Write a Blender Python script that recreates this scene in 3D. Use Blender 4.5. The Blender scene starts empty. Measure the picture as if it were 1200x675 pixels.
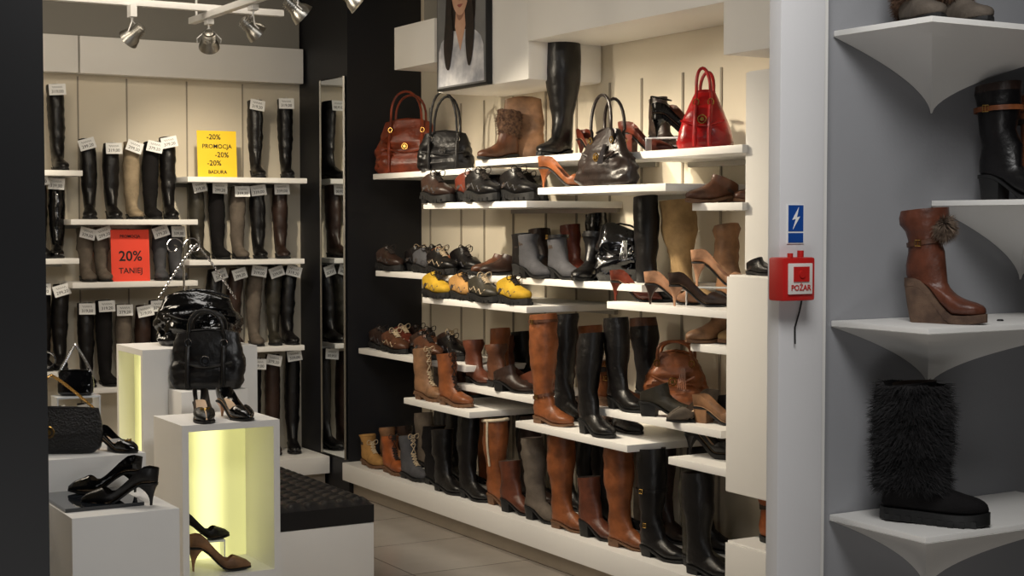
import bpy, bmesh, math, random
from mathutils import Vector, Matrix, noise
random.seed(7)
SC=bpy.context.scene
COLL=SC.collection
# ---------------------------------------------------------------- camera
YAW=math.radians(30.3); PIT=math.atan(77.5/1800.0); CAMZ=1.55; FPX=1800.0
Fh=Vector((math.sin(YAW),math.cos(YAW),0)); Rt=Vector((math.cos(YAW),-math.sin(YAW),0))
FW=Fh*math.cos(PIT)+Vector((0,0,-math.sin(PIT))); UP=Fh*math.sin(PIT)+Vector((0,0,math.cos(PIT)))
C0=Vector((0,0,CAMZ))
cd=bpy.data.cameras.new('camera'); cam=bpy.data.objects.new('camera',cd); COLL.objects.link(cam)
cam.location=C0; cam.rotation_euler=(math.pi/2-PIT,0,-YAW); cd.lens=54.0; cd.sensor_width=36.0
cd.clip_start=0.05; SC.camera=cam
def ray(x,y): return FW+Rt*((x-600)/FPX)-UP*((y-337.5)/FPX)
def proj(P):
    d=P-C0; t=d.dot(FW); return 600+FPX*d.dot(Rt)/t, 337.5-FPX*d.dot(UP)/t, t
def on_X(x,y,X): r=ray(x,y); return C0+r*(X/r.x)
def on_Y(x,y,Y): r=ray(x,y); return C0+r*(Y/r.y)
def on_Z(x,y,Z): r=ray(x,y); return C0+r*((Z-CAMZ)/r.z)
def pt_X(px,X,z):
    y=300
    for _ in range(6):
        P=on_X(px,y,X); P.z=z; y=proj(P)[1]
    return P
def pt_Y(px,Y,z):
    y=300
    for _ in range(6):
        P=on_Y(px,y,Y); P.z=z; y=proj(P)[1]
    return P
# ---------------------------------------------------------------- materials
def lin(c):
    return tuple((v/255/12.92 if v/255<=0.04045 else ((v/255+0.055)/1.055)**2.4) for v in c)+(1,)
MC={}
def mat(name,rgb,rough=0.5,metal=0.0,bump=0.0,bscale=60,var=0.0,vscale=8,emit=0,coat=0,spec=0.5,rgb2=None):
    if name in MC: return MC[name]
    m=bpy.data.materials.new(name); m.use_nodes=True; nt=m.node_tree; b=nt.nodes['Principled BSDF']
    b.inputs['Roughness'].default_value=rough; b.inputs['Metallic'].default_value=metal
    b.inputs['Coat Weight'].default_value=coat; b.inputs['Specular IOR Level'].default_value=spec
    tc=nt.nodes.new('ShaderNodeTexCoord')
    c=lin(rgb)
    nz=nt.nodes.new('ShaderNodeTexNoise'); nz.inputs['Scale'].default_value=vscale; nz.inputs['Detail'].default_value=4
    nt.links.new(tc.outputs['Object'],nz.inputs['Vector'])
    mx=nt.nodes.new('ShaderNodeMix'); mx.data_type='RGBA'
    if rgb2: c2=lin(rgb2)
    else: c2=tuple(v*(1-var) for v in c[:3])+(1,)
    mx.inputs[6].default_value=c; mx.inputs[7].default_value=c2
    rp=nt.nodes.new('ShaderNodeMapRange'); rp.inputs[1].default_value=.35; rp.inputs[2].default_value=.65
    nt.links.new(nz.outputs['Fac'],rp.inputs[0]); nt.links.new(rp.outputs[0],mx.inputs[0])
    nt.links.new(mx.outputs[2],b.inputs['Base Color'])
    if bump:
        n2=nt.nodes.new('ShaderNodeTexNoise'); n2.inputs['Scale'].default_value=bscale; n2.inputs['Detail'].default_value=5
        nt.links.new(tc.outputs['Object'],n2.inputs['Vector'])
        bp=nt.nodes.new('ShaderNodeBump'); bp.inputs['Strength'].default_value=bump; bp.inputs['Distance'].default_value=0.01
        nt.links.new(n2.outputs['Fac'],bp.inputs['Height']); nt.links.new(bp.outputs['Normal'],b.inputs['Normal'])
    if emit:
        b.inputs['Emission Color'].default_value=c; b.inputs['Emission Strength'].default_value=emit
    MC[name]=m; return m
COLS={ # key:(words, rgb, rough, finish)
 'black':('black leather',(19,17,18),.36,'l'),'blacksuede':('black suede',(24,22,23),.85,'s'),
 'patent':('black patent leather',(12,12,14),.09,'l'),'cognac':('cognac brown leather',(148,86,49),.4,'l'),
 'brown':('brown leather',(98,61,42),.4,'l'),'dkbrown':('dark brown leather',(56,39,32),.4,'l'),
 'tan':('tan leather',(152,112,80),.5,'l'),'taupe':('taupe suede',(110,100,90),.85,'s'),
 'beige':('beige suede',(160,143,118),.85,'s'),'khaki':('sand suede',(172,143,102),.85,'s'),
 'olive':('dark olive leather',(58,54,45),.45,'l'),'grey':('grey suede',(84,84,88),.8,'s'),
 'oxblood':('reddish brown leather',(110,50,36),.32,'l'),'red':('red leather',(178,22,24),.3,'l'),
 'russet':('russet orange-brown leather',(150,66,38),.32,'l'),'espresso':('espresso brown leather',(44,34,31),.36,'l'),
 'nude':('nude leather',(208,158,124),.35,'l'),'yellow':('yellow suede',(205,165,50),.7,'s'),
 'orange':('orange brown leather',(165,88,42),.48,'l'),'wheat':('wheat nubuck',(182,138,82),.8,'s'),
 'chestnut':('chestnut leather',(108,60,42),.4,'l')}
def cm(key):
    w,rgb,r,f=COLS[key]
    if f=='s': return mat(key+'_suede',rgb,r,bump=.25,bscale=260,var=.35,vscale=16,spec=.2)
    return mat(key+'_leather',rgb,r,bump=.34,bscale=32,var=.55,vscale=14,coat=.1 if r<.36 else 0,spec=.42 if r>.2 else .6)
M_lin=mat('lining',(58,46,38),.9,var=.2); M_rub=mat('black_rubber',(20,20,21),.6,bump=.1,var=.1)
M_tsole=mat('tan_sole',(110,78,54),.6,var=.2,vscale=40); M_wsole=mat('pale_sole',(180,174,162),.6,var=.1)
M_wedge=mat('wedge_suede',(112,88,70),.85,bump=.3,bscale=220,rgb2=(80,60,48),vscale=20)
M_insole=mat('insole',(222,190,156),.6,var=.1)
M_gold=mat('gold_metal',(205,165,90),.25,1); M_chrome=mat('chrome_metal',(215,215,218),.12,1)
M_steel=mat('brushed_steel',(165,163,158),.3,1)
M_white=mat('white_laminate',(240,238,234),.42,bump=.02,bscale=300,var=.03,vscale=3)
M_wall=mat('cream_wall_panel',(226,216,196),.65,bump=.04,bscale=180,var=.05,vscale=2)
M_grey=mat('grey_upper_wall',(140,137,130),.8,bump=.04,bscale=120,var=.06,vscale=2)
M_niche=mat('neutral_grey_wall',(150,151,155),.75,bump=.05,bscale=150,var=.05,vscale=2)
M_pillar=mat('pale_pillar_paint',(222,221,222),.6,bump=.04,bscale=150,var=.04,vscale=2)
M_dark=mat('black_blue_panel',(20,21,27),.5,bump=.03,bscale=150,var=.15,vscale=2)
M_frame=mat('black_frame_paint',(8,8,12),.5,var=.1)
M_card=mat('white_card',(238,238,236),.6,var=.02); M_ink=mat('black_ink',(18,18,18),.7,var=.05)
M_seam=mat('seam_grey',(158,149,134),.6,var=.1)
M_lace=mat('lace_cord',(40,32,28),.9,var=.2); M_lacel=mat('pale_lace_cord',(200,180,150),.9,var=.1)
M_fur=mat('brown_fur',(110,82,62),.95,rgb2=(60,40,30),vscale=60); M_furb=mat('black_fur',(28,26,28),.8,rgb2=(10,9,10),vscale=60)
M_furg=mat('grey_brown_fur',(128,110,94),.95,rgb2=(74,58,46),vscale=60)
M_furc=mat('cream_fleece',(215,200,175),.95,var=.2,vscale=60)
M_dglass=mat('dark_glass',(28,32,38),.05,coat=.5,var=.05)
M_acr=mat('clear_acrylic',(225,228,230),.08,var=.02)
# ---------------------------------------------------------------- geometry
class G:
    def __init__(s): s.V=[];s.F=[];s.M=[]
    def add(s,V,F,m=0):
        o=len(s.V); s.V+= [tuple(v) for v in V]
        for f in F: s.F.append(tuple(i+o for i in f)); s.M.append(m)
        return s
    def loft(s,rings,cap0=True,cap1=True,m=0,cyc=True):
        n=len(rings[0]); V=[v for r in rings for v in r]; F=[]
        for i in range(len(rings)-1):
            for j in range(n if cyc else n-1):
                k=(j+1)%n; F.append((i*n+j,i*n+k,(i+1)*n+k,(i+1)*n+j))
        if cap0: F.append(tuple(range(n)))
        if cap1: F.append(tuple(range((len(rings)-1)*n,len(rings)*n)))
        return s.add(V,F,m)
    def box(s,c,d,m=0,rot=None):
        V=[]
        for sx in(-1,1):
            for sy in(-1,1):
                for sz in(-1,1):
                    v=Vector((sx*d[0]/2,sy*d[1]/2,sz*d[2]/2))
                    if rot is not None: v=rot@v
                    V.append(Vector(c)+v)
        return s.add(V,[(0,1,3,2),(4,6,7,5),(0,4,5,1),(2,3,7,6),(0,2,6,4),(1,5,7,3)],m)
    def bx(s,a,b,m=0):
        return s.box([(a[i]+b[i])/2 for i in range(3)],[abs(b[i]-a[i]) for i in range(3)],m)
    def tube(s,pts,r,n=8,m=0,closed=False,flat=1.0):
        P=[Vector(p) for p in pts]; R=[]; N=len(P); prev=None
        for i in range(N):
            if closed: t=P[(i+1)%N]-P[i-1]
            else: t=P[min(i+1,N-1)]-P[max(i-1,0)]
            t.normalize()
            if prev is None:
                a=Vector((0,0,1)) if abs(t.z)<.9 else Vector((0,1,0)); u=t.cross(a).normalized()
            else:
                u=(prev-t*prev.dot(t)); u.normalize()
            prev=u; w=t.cross(u)
            rr=r(i/(N-1)) if callable(r) else r
            R.append([P[i]+(u*math.cos(2*math.pi*k/n)*rr*flat+w*math.sin(2*math.pi*k/n)*rr) for k in range(n)])
        if closed: R.append(R[0])
        return s.loft(R,not closed,not closed,m)
    def disc(s,c,ax,r,h,n=24,m=0,r2=None):
        ax=Vector(ax).normalized(); a=Vector((0,0,1)) if abs(ax.z)<.9 else Vector((1,0,0))
        u=ax.cross(a).normalized(); w=ax.cross(u); c=Vector(c)
        if r2 is None: r2=r
        mk=lambda rr,o:[c+ax*o+(u*math.cos(2*math.pi*k/n)+w*math.sin(2*math.pi*k/n))*rr for k in range(n)]
        return s.loft([mk(r,0),mk(r2,h)],m=m)
    def mesh(s,name,mats,bevel=0,ang=.7):
        me=bpy.data.meshes.new(name); me.from_pydata(s.V,[],s.F)
        if not isinstance(mats,(list,tuple)): mats=[mats]
        for q in mats: me.materials.append(q)
        for p,mi in zip(me.polygons,s.M): p.material_index=mi
        bm=bmesh.new(); bm.from_mesh(me); bmesh.ops.recalc_face_normals(bm,faces=bm.faces)
        if bevel: bmesh.ops.bevel(bm,geom=list(bm.edges),offset=bevel,segments=2,affect='EDGES',profile=.6)
        bm.to_mesh(me); bm.free()
        for p in me.polygons: p.use_smooth=True
        me.set_sharp_from_angle(angle=ang); me.update(); return me
def ob(name,me,parent=None,label=None,cat=None,group=None,kind=None,loc=None,yaw=None):
    o=bpy.data.objects.new(name,me); COLL.objects.link(o)
    if parent: o.parent=parent
    if label: o['label']=label
    if cat: o['category']=cat
    if group: o['group']=group
    if kind: o['kind']=kind
    if loc is not None: o.location=loc
    if yaw is not None: o.rotation_euler=(0,0,yaw)
    return o
def struct(name,a,b,m,bevel=0):
    g=G().bx(a,b); return ob(name,g.mesh(name,m,bevel),kind='structure')
TXT={}
def text_mesh(s,size,m,bold=0.0,align='CENTER'):
    k=(s,size,m.name,bold,align)
    if k in TXT: return TXT[k]
    c=bpy.data.curves.new('t','FONT'); c.body=s; c.size=size; c.align_x=align; c.align_y='CENTER'; c.extrude=0.0004; c.offset=bold; c.resolution_u=3
    o=bpy.data.objects.new('t',c); COLL.objects.link(o); bpy.context.view_layer.update()
    me=bpy.data.meshes.new_from_object(o.evaluated_get(bpy.context.evaluated_depsgraph_get()))
    bpy.data.objects.remove(o); me.materials.clear(); me.materials.append(m); TXT[k]=me; return me
def text_ob(name,s,size,m,parent,loc,rot,bold=0.0):
    o=ob(name,text_mesh(s,size,m,bold),parent,loc=loc); o.rotation_euler=rot; return o
def interp(tab,u):
    if u<=tab[0][0]: return tab[0][1]
    for (a,va),(b,vb) in zip(tab,tab[1:]):
        if u<=b:
            f=(u-a)/(b-a); return va+(vb-va)*f
    return tab[-1][1]
def sms(a,b,x):
    f=min(1,max(0,(x-a)/(b-a))); return f*f*(3-2*f)
WT=[(0,.006),(.02,.016),(.06,.025),(.13,.0305),(.3,.031),(.45,.033),(.65,.043),(.78,.041),(.88,.033),(.95,.022),(.985,.012),(1,.003)]
WP=[(0,.006),(.02,.016),(.06,.024),(.13,.029),(.3,.028),(.45,.029),(.65,.039),(.78,.033),(.88,.022),(.95,.012),(.985,.007),(1,.002)]
def foot_x(u): return -.078+.26*u
def zbf(H,ts):
    def f(x):
        u=(x+.078)/.26
        return ts+(H-ts)*(1-sms(.16,.66,u))+.007*max(0,(u-.75)/.25)**2
    return f
def ell(pf,pb,hw,n=20,flat=0,sc=1.0):
    cx,cz=(pf[0]+pb[0])/2,(pf[1]+pb[1])/2; ax,az=(pf[0]-pb[0])/2*sc,(pf[1]-pb[1])/2*sc
    out=[]
    for k in range(n):
        th=2*math.pi*k/n; c=math.cos(th); q=math.sin(th)
        if c<0 and flat: c=-abs(c)**(1-.5*flat)
        ss=(1 if q>=0 else -1)*abs(q)**(1-.3*flat)
        out.append((cx+ax*c,hw*sc*ss,cz+az*c))
    return out
SHOES={}
def sole_mesh(g,H,ts,pointy,m=0,extra=.003,lug=False):
    zb=zbf(H,ts); tab=WP if pointy else WT; R=[]
    us=[0,.01,.03,.06,.1,.16,.24,.32,.4,.48,.56,.64,.72,.8,.87,.92,.96,.985,1]
    for u in us:
        x=foot_x(u)+(-extra if u<.005 else 0)+(extra if u>.999 else 0); w=interp(tab,u)+extra; z=zb(foot_x(u)); b=z-ts
        R.append([(x,-w,z+.003),(x,-w*1.0,b+.002),(x,-w*.9,b),(x,w*.9,b),(x,w,b+.002),(x,w,z+.003)])
    g.loft(R,m=m)
    if lug:
        for i in range(9):
            x=foot_x(.08+i*.1); w=interp(tab,.08+i*.1)+extra+.0015
            g.bx((x-.007,-w,zb(x)-ts-.0),(x+.007,w,zb(x)-ts*.45),m=m)
def heel_mesh(g,H,ts,style,m=0):
    zt=H-ts+.001
    if style=='wedge':
        zb=zbf(H,ts); R=[]
        for i in range(13):
            u=i/12*.66; x=foot_x(u); w=max(.012,interp(WT,u)+.002); t=max(.002,zb(x)-ts+.001); k=.020*(1-i/12)**3
            R.append([(x,-w,t),(x+k*.4,-w*.93,t*.5),(x+k,-w*.95,0),(x+k,w*.95,0),(x+k*.4,w*.93,t*.5),(x,w,t)])
        g.loft(R,m=m); return
    uh={'block':.30,'low':.30,'stiletto':.24,'cuban':.27}[style]
    us=[uh,uh*.7,.1,.04,.012,0]
    pts=[(foot_x(u),-(interp(WT,u)+.001)) for u in us]+[(foot_x(u),(interp(WT,u)+.001)) for u in reversed(us)]
    cx=-.078+ (.033 if style!='stiletto' else .016)
    R=[]
    for k in range(7):
        f=k/6
        if style=='stiletto': s=.13+.87*(1-f)**2.4; sh=.004*f
        elif style=='cuban': s=.62+.38*(1-f)**1.5; sh=.006*f
        elif style=='block': s=.86+.14*(1-f)**1.3; sh=.004*f
        else: s=1-.04*f; sh=0
        R.append([(cx+sh+(x-cx)*s,y*s,zt*(1-f)) for x,y in pts])
    g.loft(R,m=m)
AK=.052
def shaft_ring(z,H,Ht,sw,slouch,lean):
    f=min(1,max(0,(z-H-.13)/max(.02,(Ht-H-.13))))
    a0=min(AK,sw*.95); a=a0+(sw-a0)*sms(0,.6,f)+.004*math.sin(f*math.pi)*(1 if Ht>.3 else 0)
    a*=1+slouch*math.sin(z*105)*.5+slouch*.4*math.sin(z*63+1)
    if Ht>.3: a*=1+.05*math.sin(z*95)*(1-sms(0,.35,f))
    cx=-.018-.004*f+lean*f*f
    return (cx+a*1.0,z+slouch*.02*math.sin(z*80)+.008*f),(cx-a*1.0,z-.006*f),a*.88
def ank(H,zb):
    A=[((.033,H+.13),(-.069,H+.12),.043,0),((.037,H+.108),(-.071,H+.08),.040,0),((.046,H+.088),(-.077,H+.04),.037,0),
       ((.056,None),(-.077,H+.012),.034,.2),((.066,None),(-.070,H+.001),.031,.6),((.076,None),(-.040,None),.0315,.9)]
    hs=[None,None,None,.078,.072,.068]
    out=[]
    for (pf,pb,hw,fl),h in zip(A,hs):
        if pf[1] is None: pf=(pf[0],max(zb(pf[0])+h, 0))
        if pb[1] is None: pb=(pb[0],zb(pb[0]))
        out.append((pf,pb,hw,fl))
    return out
def spikes(g,rnd,a,dr,s,ln):
    g.add([a-s,a+s,a+Vector((0,0,.0022)),a+dr*ln],[(0,1,3),(1,2,3),(2,0,3)])
def boot_meshes(Ht=.45,H=.03,ts=.008,sw=.055,heel='low',pointy=False,lean=0,slouch=0,low=False,up='black',sole='black',
    cuff=None,straps=(),lace=None,lug=False,trim=None,two=None,seed=0,side=0):
    zb=zbf(H,ts); A=ank(H,zb)
    wf=.9 if pointy else 1
    for xf,h,xb,w,fl in [(.09,.060,0,.034,1),(.106,.054,.04,.038,1),(.124,.048,.082,.0425,1),(.142,.043,.115,.0415,1),(.157,.037,.14,.036,1),(.169,.030,.157,.028,1),(.178,.021,.17,.017,.9)]:
        A.append(((xf,zb(xf)+h*(.88 if pointy else 1)),(xb,zb(xb)+.001),w*(wf if xf>.1 else 1),fl))
    A.append(((.182,zb(.182)+.010),(.181,zb(.182)+.003),.006,.5))
    start=0
    sh=[]
    if low: start=2
    else:
        n=max(2,int((Ht-H-.15)/.018))
        for i in range(n+1):
            z=Ht-(Ht-H-.148)*i/n; pf,pb,hw=shaft_ring(z,H,Ht,sw,slouch,lean); sh.append((pf,pb,hw,0))
    ALL=sh+A[start:]
    pf,pb,hw,fl=ALL[0]
    sd=lambda r,z:[(v[0],v[1]+side*max(0,min(1,(v[2]-H-.13)/max(.05,Ht-H-.13)))**2,v[2]) for v in r]
    inner=[sd(ell((pf[0]+.0,pf[1]-.05),(pb[0],pb[1]-.05),hw,sc=.86),0),sd(ell((pf[0],pf[1]-.003),(pb[0],pb[1]-.003),hw,sc=.90),0)]
    g=G(); rings=[sd(ell(a,b,c,20,f),0) for a,b,c,f in ALL]
    amp=.005+slouch*.03
    rr=[]
    for r,(a,b,c,f) in zip(rings,ALL):
        if f<.5 and not low: rr.append([tuple(Vector(v)+Vector((1,1,.3))*(amp*noise.noise(Vector((v[0]*16,v[1]*16,v[2]*24))+Vector((seed*5.3,Ht*31,0))))) for v in r])
        else: rr.append(r)
    rings=rr
    if two:
        k=max(2,int(len(sh)*two[1])); g.loft(rings[:k],False,False,m=2); g.loft(rings[k-1:],False,True,m=0)
    else: g.loft(rings,False,True,m=0)
    g.loft(inner+[rings[0]],True,False,m=1)
    out=[('upper',g.mesh('upper',[cm(up),M_lin,cm(two[0]) if two else M_lin],ang=1.2),None)]
    SM={'black':M_rub,'tan':M_tsole,'pale':M_wsole,'wedge':M_wedge}[sole]
    g=G(); sole_mesh(g,H,ts,pointy,lug=lug); out.append(('sole',g.mesh('sole',SM,ang=.5),None))
    if H-ts>.006:
        g=G(); heel_mesh(g,H,ts,heel); out.append(('heel',g.mesh('heel',M_rub if sole=='black' else SM,ang=.5) ,None))
    def ring_at(q):
        if q>=0: return shaft_ring(H+.148+q*(Ht-H-.148),H,Ht,sw,slouch,lean)
        i=min(len(A)-2,-q); j=int(i); f=i-j
        a,b=A[j],A[j+1]; L2=lambda p,r:(p[0]+(r[0]-p[0])*f,p[1]+(r[1]-p[1])*f)
        return L2(a[0],b[0]),L2(a[1],b[1]),a[2]+(b[2]-a[2])*f
    def band(q,wd,sc,mname):
        pf,pb,hw=ring_at(q); d=Vector((pf[0]-pb[0],0,pf[1]-pb[1])).normalized(); nn=Vector((-d.z,0,d.x))*wd/2
        mv=lambda r,s:[tuple(Vector(v)+nn*s) for v in r]
        o=ell(pf,pb,hw,20,0,sc); i=ell(pf,pb,hw,20,0,sc-.05)
        g=G(); g.loft([mv(i,-1),mv(o,-1),mv(o,1),mv(i,1),mv(i,-1)],False,False); return g.mesh('strap',mname,ang=.5),pf,pb,hw
    for q,c in straps:
        me,pf,pb,hw=band(q,.014,1.10,cm(c)); cxx,czz=(pf[0]+pb[0])/2,(pf[1]+pb[1])/2
        bk=[]
        for s in(-1,1):
            g=G()
            y=s*(hw*1.11+.003)
            g.tube([(cxx-.009,y,czz-.009),(cxx+.009,y,czz-.009),(cxx+.009,y,czz+.009),(cxx-.009,y,czz+.009)],.0018,6,closed=True)
            g.tube([(cxx,y,czz-.009),(cxx,y,czz+.009)],.0014,6)
            bk.append(('buckle',g.mesh('buckle',M_gold)))
        out.append(('strap',me,bk))
    if lace:
        g=G(); lm=M_lacel if lace=='pale' else M_lace
        qs=[-1,-1.6,-2.3,-3.0,-4.2,-5.4] if not low else [-2.3,-3,-3.8,-4.8,-5.8]
        if not low and Ht-H>.17: qs=[.9,.5,.15]+qs
        pr=None
        for q in qs:
            pf,pb,hw=ring_at(q); p=Vector((pf[0]+.004,0,pf[1]+.004)); w=.015
            a=p+Vector((-.004,w,-.003)); b=p+Vector((-.004,-w,-.003))
            g.tube([a,p,b],.0026,6)
            if pr:
                g.tube([pr[0],(pr[0]+b)/2+Vector((.004,0,.004)),b],.0022,6); g.tube([pr[1],(pr[1]+a)/2+Vector((.004,0,.004)),a],.0022,6)
            else:
                for s in(-1,1):
                    g.tube([p+Vector((.005*math.sin(t*6.28)+.002*t,s*(.004+.03*math.sin(t*3.14)),.012*math.sin(t*6.28)-.006*t)) for t in [i/10 for i in range(11)]],.002,6)
            pr=(a,b)
        out.append(('laces',g.mesh('laces',lm),None))
    if low and lug:
        for s in(-1,1):
            g=G(); pts=[]
            for k in range(7):
                x0=-.05+.03*k; u=(x0+.078)/.26; pts.append((x0,s*(interp(WT,u)*(.97 if k%2 else .90)+.001),zb(x0)+(.016 if k%2 else .036)))
            g.tube(pts,.0024,6); out.append(('side_stripe',g.mesh('side_stripe',M_lacel if lace=='pale' else cm('grey')),None))
    if cuff:
        rnd=random.Random(seed+3); fm={'brown':M_fur,'black':M_furb,'cream':M_furc,'grey':M_furg}[cuff[0]]; z0,z1,ln=cuff[1],cuff[2],cuff[3]
        mode=cuff[5] if len(cuff)>5 else 'ring'
        g=G()
        if mode=='tuft':
            c=Vector((.050,-.014,(z0+z1)/2)); rad=(z1-z0)/2
            g.loft([[c+Vector((rad*.6*math.sin(b)*math.cos(t),rad*.6*math.sin(b)*math.sin(t),rad*.7*math.cos(b))) for t in [k/12*6.283 for k in range(12)]] for b in (.1,.6,1.2,1.8,2.4,3.0)])
            for _ in range(int(cuff[4])):
                n=Vector((rnd.gauss(0,1),rnd.gauss(0,1),rnd.gauss(0,1))).normalized(); a=c+Vector((n.x*.6,n.y*.6,n.z*.7))*rad
                dr=(n*.8+Vector((0,0,-.5))).normalized(); spikes(g,rnd,a,dr,Vector((-n.y,n.x,.1)).normalized()*.0014,ln*rnd.uniform(.6,1.2))
        else:
            R=[]; K=11
            for i in range(K+1):
                z=z0+(z1-z0)*i/K
                if mode=='column':
                    a=.077+.006*math.sin(math.pi*i/K)+.005*math.sin(i*1.7)+(.003 if i>K/2 else 0); pf=(-.004+a,z);pb=(-.004-a,z);hw=a*.85; b=1
                else:
                    q=(z-H-.148)/max(.01,(Ht-H-.148))
                    q=q if q>=0 else (z-H-.148)/.035
                    pf,pb,hw=ring_at(max(-3,q)); b=1.08+.16*math.sin(math.pi*i/K)
                R.append([tuple(Vector(v)+Vector((rnd.uniform(-1,1),rnd.uniform(-1,1),rnd.uniform(-1,1)))*.003) for v in ell(pf,pb,hw,24,0,b)])
            g.loft(R,mode=='column',False)
            cx=sum(v[0] for v in R[3])/24
            for _ in range(int(cuff[4])):
                i=rnd.randrange(K); j=rnd.randrange(24); f=rnd.random(); h=rnd.random()
                a=Vector(R[i][j]).lerp(Vector(R[i][(j+1)%24]),h).lerp(Vector(R[i+1][j]).lerp(Vector(R[i+1][(j+1)%24]),h),f)
                nrm=(a-Vector((cx,0,a.z))).normalized(); dr=(nrm*.75+Vector((rnd.uniform(-.35,.35),rnd.uniform(-.35,.35),rnd.uniform(-1.1,.1)))).normalized()
                spikes(g,rnd,a,dr,Vector((-nrm.y,nrm.x,0))*.0016,ln*rnd.uniform(.6,1.2))
        out.append(('fur_cuff',g.mesh('fur_cuff',fm),None))
    if trim:
        g=G()
        for s in(-1,1):
            pts=[]
            for i in range(14):
                q=1-i/13*1.0; pf,pb,hw=ring_at(q); cx=(pf[0]+pb[0])/2
                pts.append((cx+.01,s*(hw+.003),pf[1]*.5+pb[1]*.5))
            g.tube(pts,.006,7)
        pf,pb,hw=ring_at(.98); g.tube([tuple(v) for v in ell(pf,pb,hw,20,0,1.04)],.008,7,closed=True)
        out.append(('fleece_trim',g.mesh('fleece_trim',M_furc),None))
    return out
def pump_meshes(H=.09,ts=.005,heel='stiletto',up='black',pointy=True,heelcol=None,bow=False,strap=False,plat=0):
    ts=ts+plat; zb=zbf(H,ts); tab=WP if pointy else WT
    us=[0,.01,.03,.07,.12,.2,.28,.36,.44,.52,.58,.63,.67,.7,.73,.77,.82,.87,.92,.96,.985,1]
    HT=[(0,.09),(.15,.1),(.35,.072),(.6,.06),(.72,.058),(.82,.047),(.93,.032),(1,.012)]
    R=[];n=18
    for u in us:
        x=foot_x(u); w=interp(tab,u)+.001; h=interp(HT,u); A=1.72+(math.pi-.02-1.72)*sms(.60,.75,u)
        r=[]
        for k in range(n+1):
            p=-A+2*A*k/n; sn=math.sin(p); y=w*(1 if sn>=0 else -1)*abs(sn)**.65; z=zb(x)+.001+h*(1-math.cos(p))/2
            xx=x-(.006*(1-sms(0,.1,u)))*((z-zb(x))/.06)
            r.append((xx,y,z))
        R.append(r)
    g=G(); g.loft(R,False,False,cyc=False)
    out=[('upper',g.mesh('upper',cm(up),ang=1.4),None)]
    g=G(); RR=[]
    for u in us[1:-4]:
        x=foot_x(u); w=interp(tab,u)*.9; RR.append([(x,-w,zb(x)+.008),(x,0,zb(x)+.007),(x,w,zb(x)+.008)])
    g.loft(RR,False,False,cyc=False); out.append(('insole',g.mesh('insole',M_insole),None))
    g=G(); sole_mesh(g,H,ts,pointy,extra=.0015); out.append(('sole',g.mesh('sole',M_rub if plat==0 else cm(up),ang=.5),None))
    g=G(); heel_mesh(g,H,ts,heel); out.append(('heel',g.mesh('heel',cm(heelcol or up),ang=.6),None))
    if bow:
        x=foot_x(.78); z=zb(x)+.05; g=G()
        for s in(-1,1): g.loft([[(x+a*.3,0+s*d,z+a) for a in(-.004*q,.004*q)]+[(x+a*.3+.004,0+s*d,z+a) for a in(.004*q,-.004*q)] for d,q in((0,.8),(.012,2),(.02,2.2))])
        g.box((x+.002,0,z),(.008,.008,.01)); out.append(('bow',g.mesh('bow',cm(up) if bow is True else M_gold),None))
    if strap:
        g=G(); cx=foot_x(.16); zz=zb(cx)+.075
        g.tube([(cx-.045*math.cos(t),.03*math.sin(t),zz+.01*math.cos(t)) for t in [i/18*6.283 for i in range(18)]],.0035,6,closed=True,flat=1.6)
        g.tube([(cx-.046,0,zb(cx)+.05),(cx-.046,0,zz+.008)],.005,6)
        out.append(('ankle_strap',g.mesh('ankle_strap',cm(up)),None))
    return out
def tag(parent,Ht,xoff,price,yoff=0):
    if 'tag' not in SHOES:
        g=G(); g.box((0,0,0),(.0015,.098,.068)); g.tube([(0,0,.034),(-.01,.004,.048),(-.016,0,.053)],.0009,5)
        SHOES['tag']=g.mesh('price_tag',M_card)
        t=G(); pts=[]
        for i in range(25): pts.append((.0012,-.030+i*.0025,.014+.006*math.sin(i*1.25)))
        t.tube(pts,.0008,4); SHOES['tagscript']=t.mesh('printed_script',M_ink)
    o=ob('price_tag',SHOES['tag'],parent,label='white price tag card',loc=(xoff,yoff,Ht))
    o.rotation_euler=(random.uniform(-.35,.35),-.12,random.uniform(-.3,.3))
    ob('printed_script',SHOES['tagscript'],o)
    t=ob('price_text',text_mesh(price,.026,M_ink,.0),o,loc=(.0012,0,-.013)); t.rotation_euler=(math.pi/2,0,math.pi/2)
KINDWORD={'knee_boot':'knee-high boot','ankle_boot':'ankle boot','court_shoe':'high-heeled court shoe','sneaker':'low trainer','low_shoe':'low shoe','wedge_boot':'wedge ankle boot','sandal':'high-heeled strappy sandal'}
def shoe(name,loc,v,where,group=None,extra='',scale=1.0,price=None,label=None,tilt=None,**p):
    fn=pump_meshes if name in('court_shoe','sandal') else boot_meshes
    if fn is boot_meshes: p['Ht']=round(p.get('Ht',.3)/scale,3)
    key=name+repr(sorted(p.items()))
    if key not in SHOES: SHOES[key]=fn(**p)
    lab=label or (COLS[p.get('up','black')][0]+' '+KINDWORD[name]+(' '+extra if extra else '')+' '+where)
    lab=' '.join(lab.split()[:12])
    r=ob(name,None,label=lab,cat='boot' if 'boot' in name else 'shoe',group=group,loc=loc)
    r.empty_display_size=.05
    r.rotation_euler=(tilt[0] if tilt else 0,tilt[1] if tilt else 0,math.radians(v)-YAW); r.scale=(scale,)*3
    for n,me,sub in SHOES[key]:
        o=ob(n,me,r)
        if sub:
            for sn,sm in sub: ob(sn,sm,o)
    if price: tag(r,p['Ht']-.03,p.get('sw',.055)+.02+p.get('lean',0),price,p.get('side',0))
    return r
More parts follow.
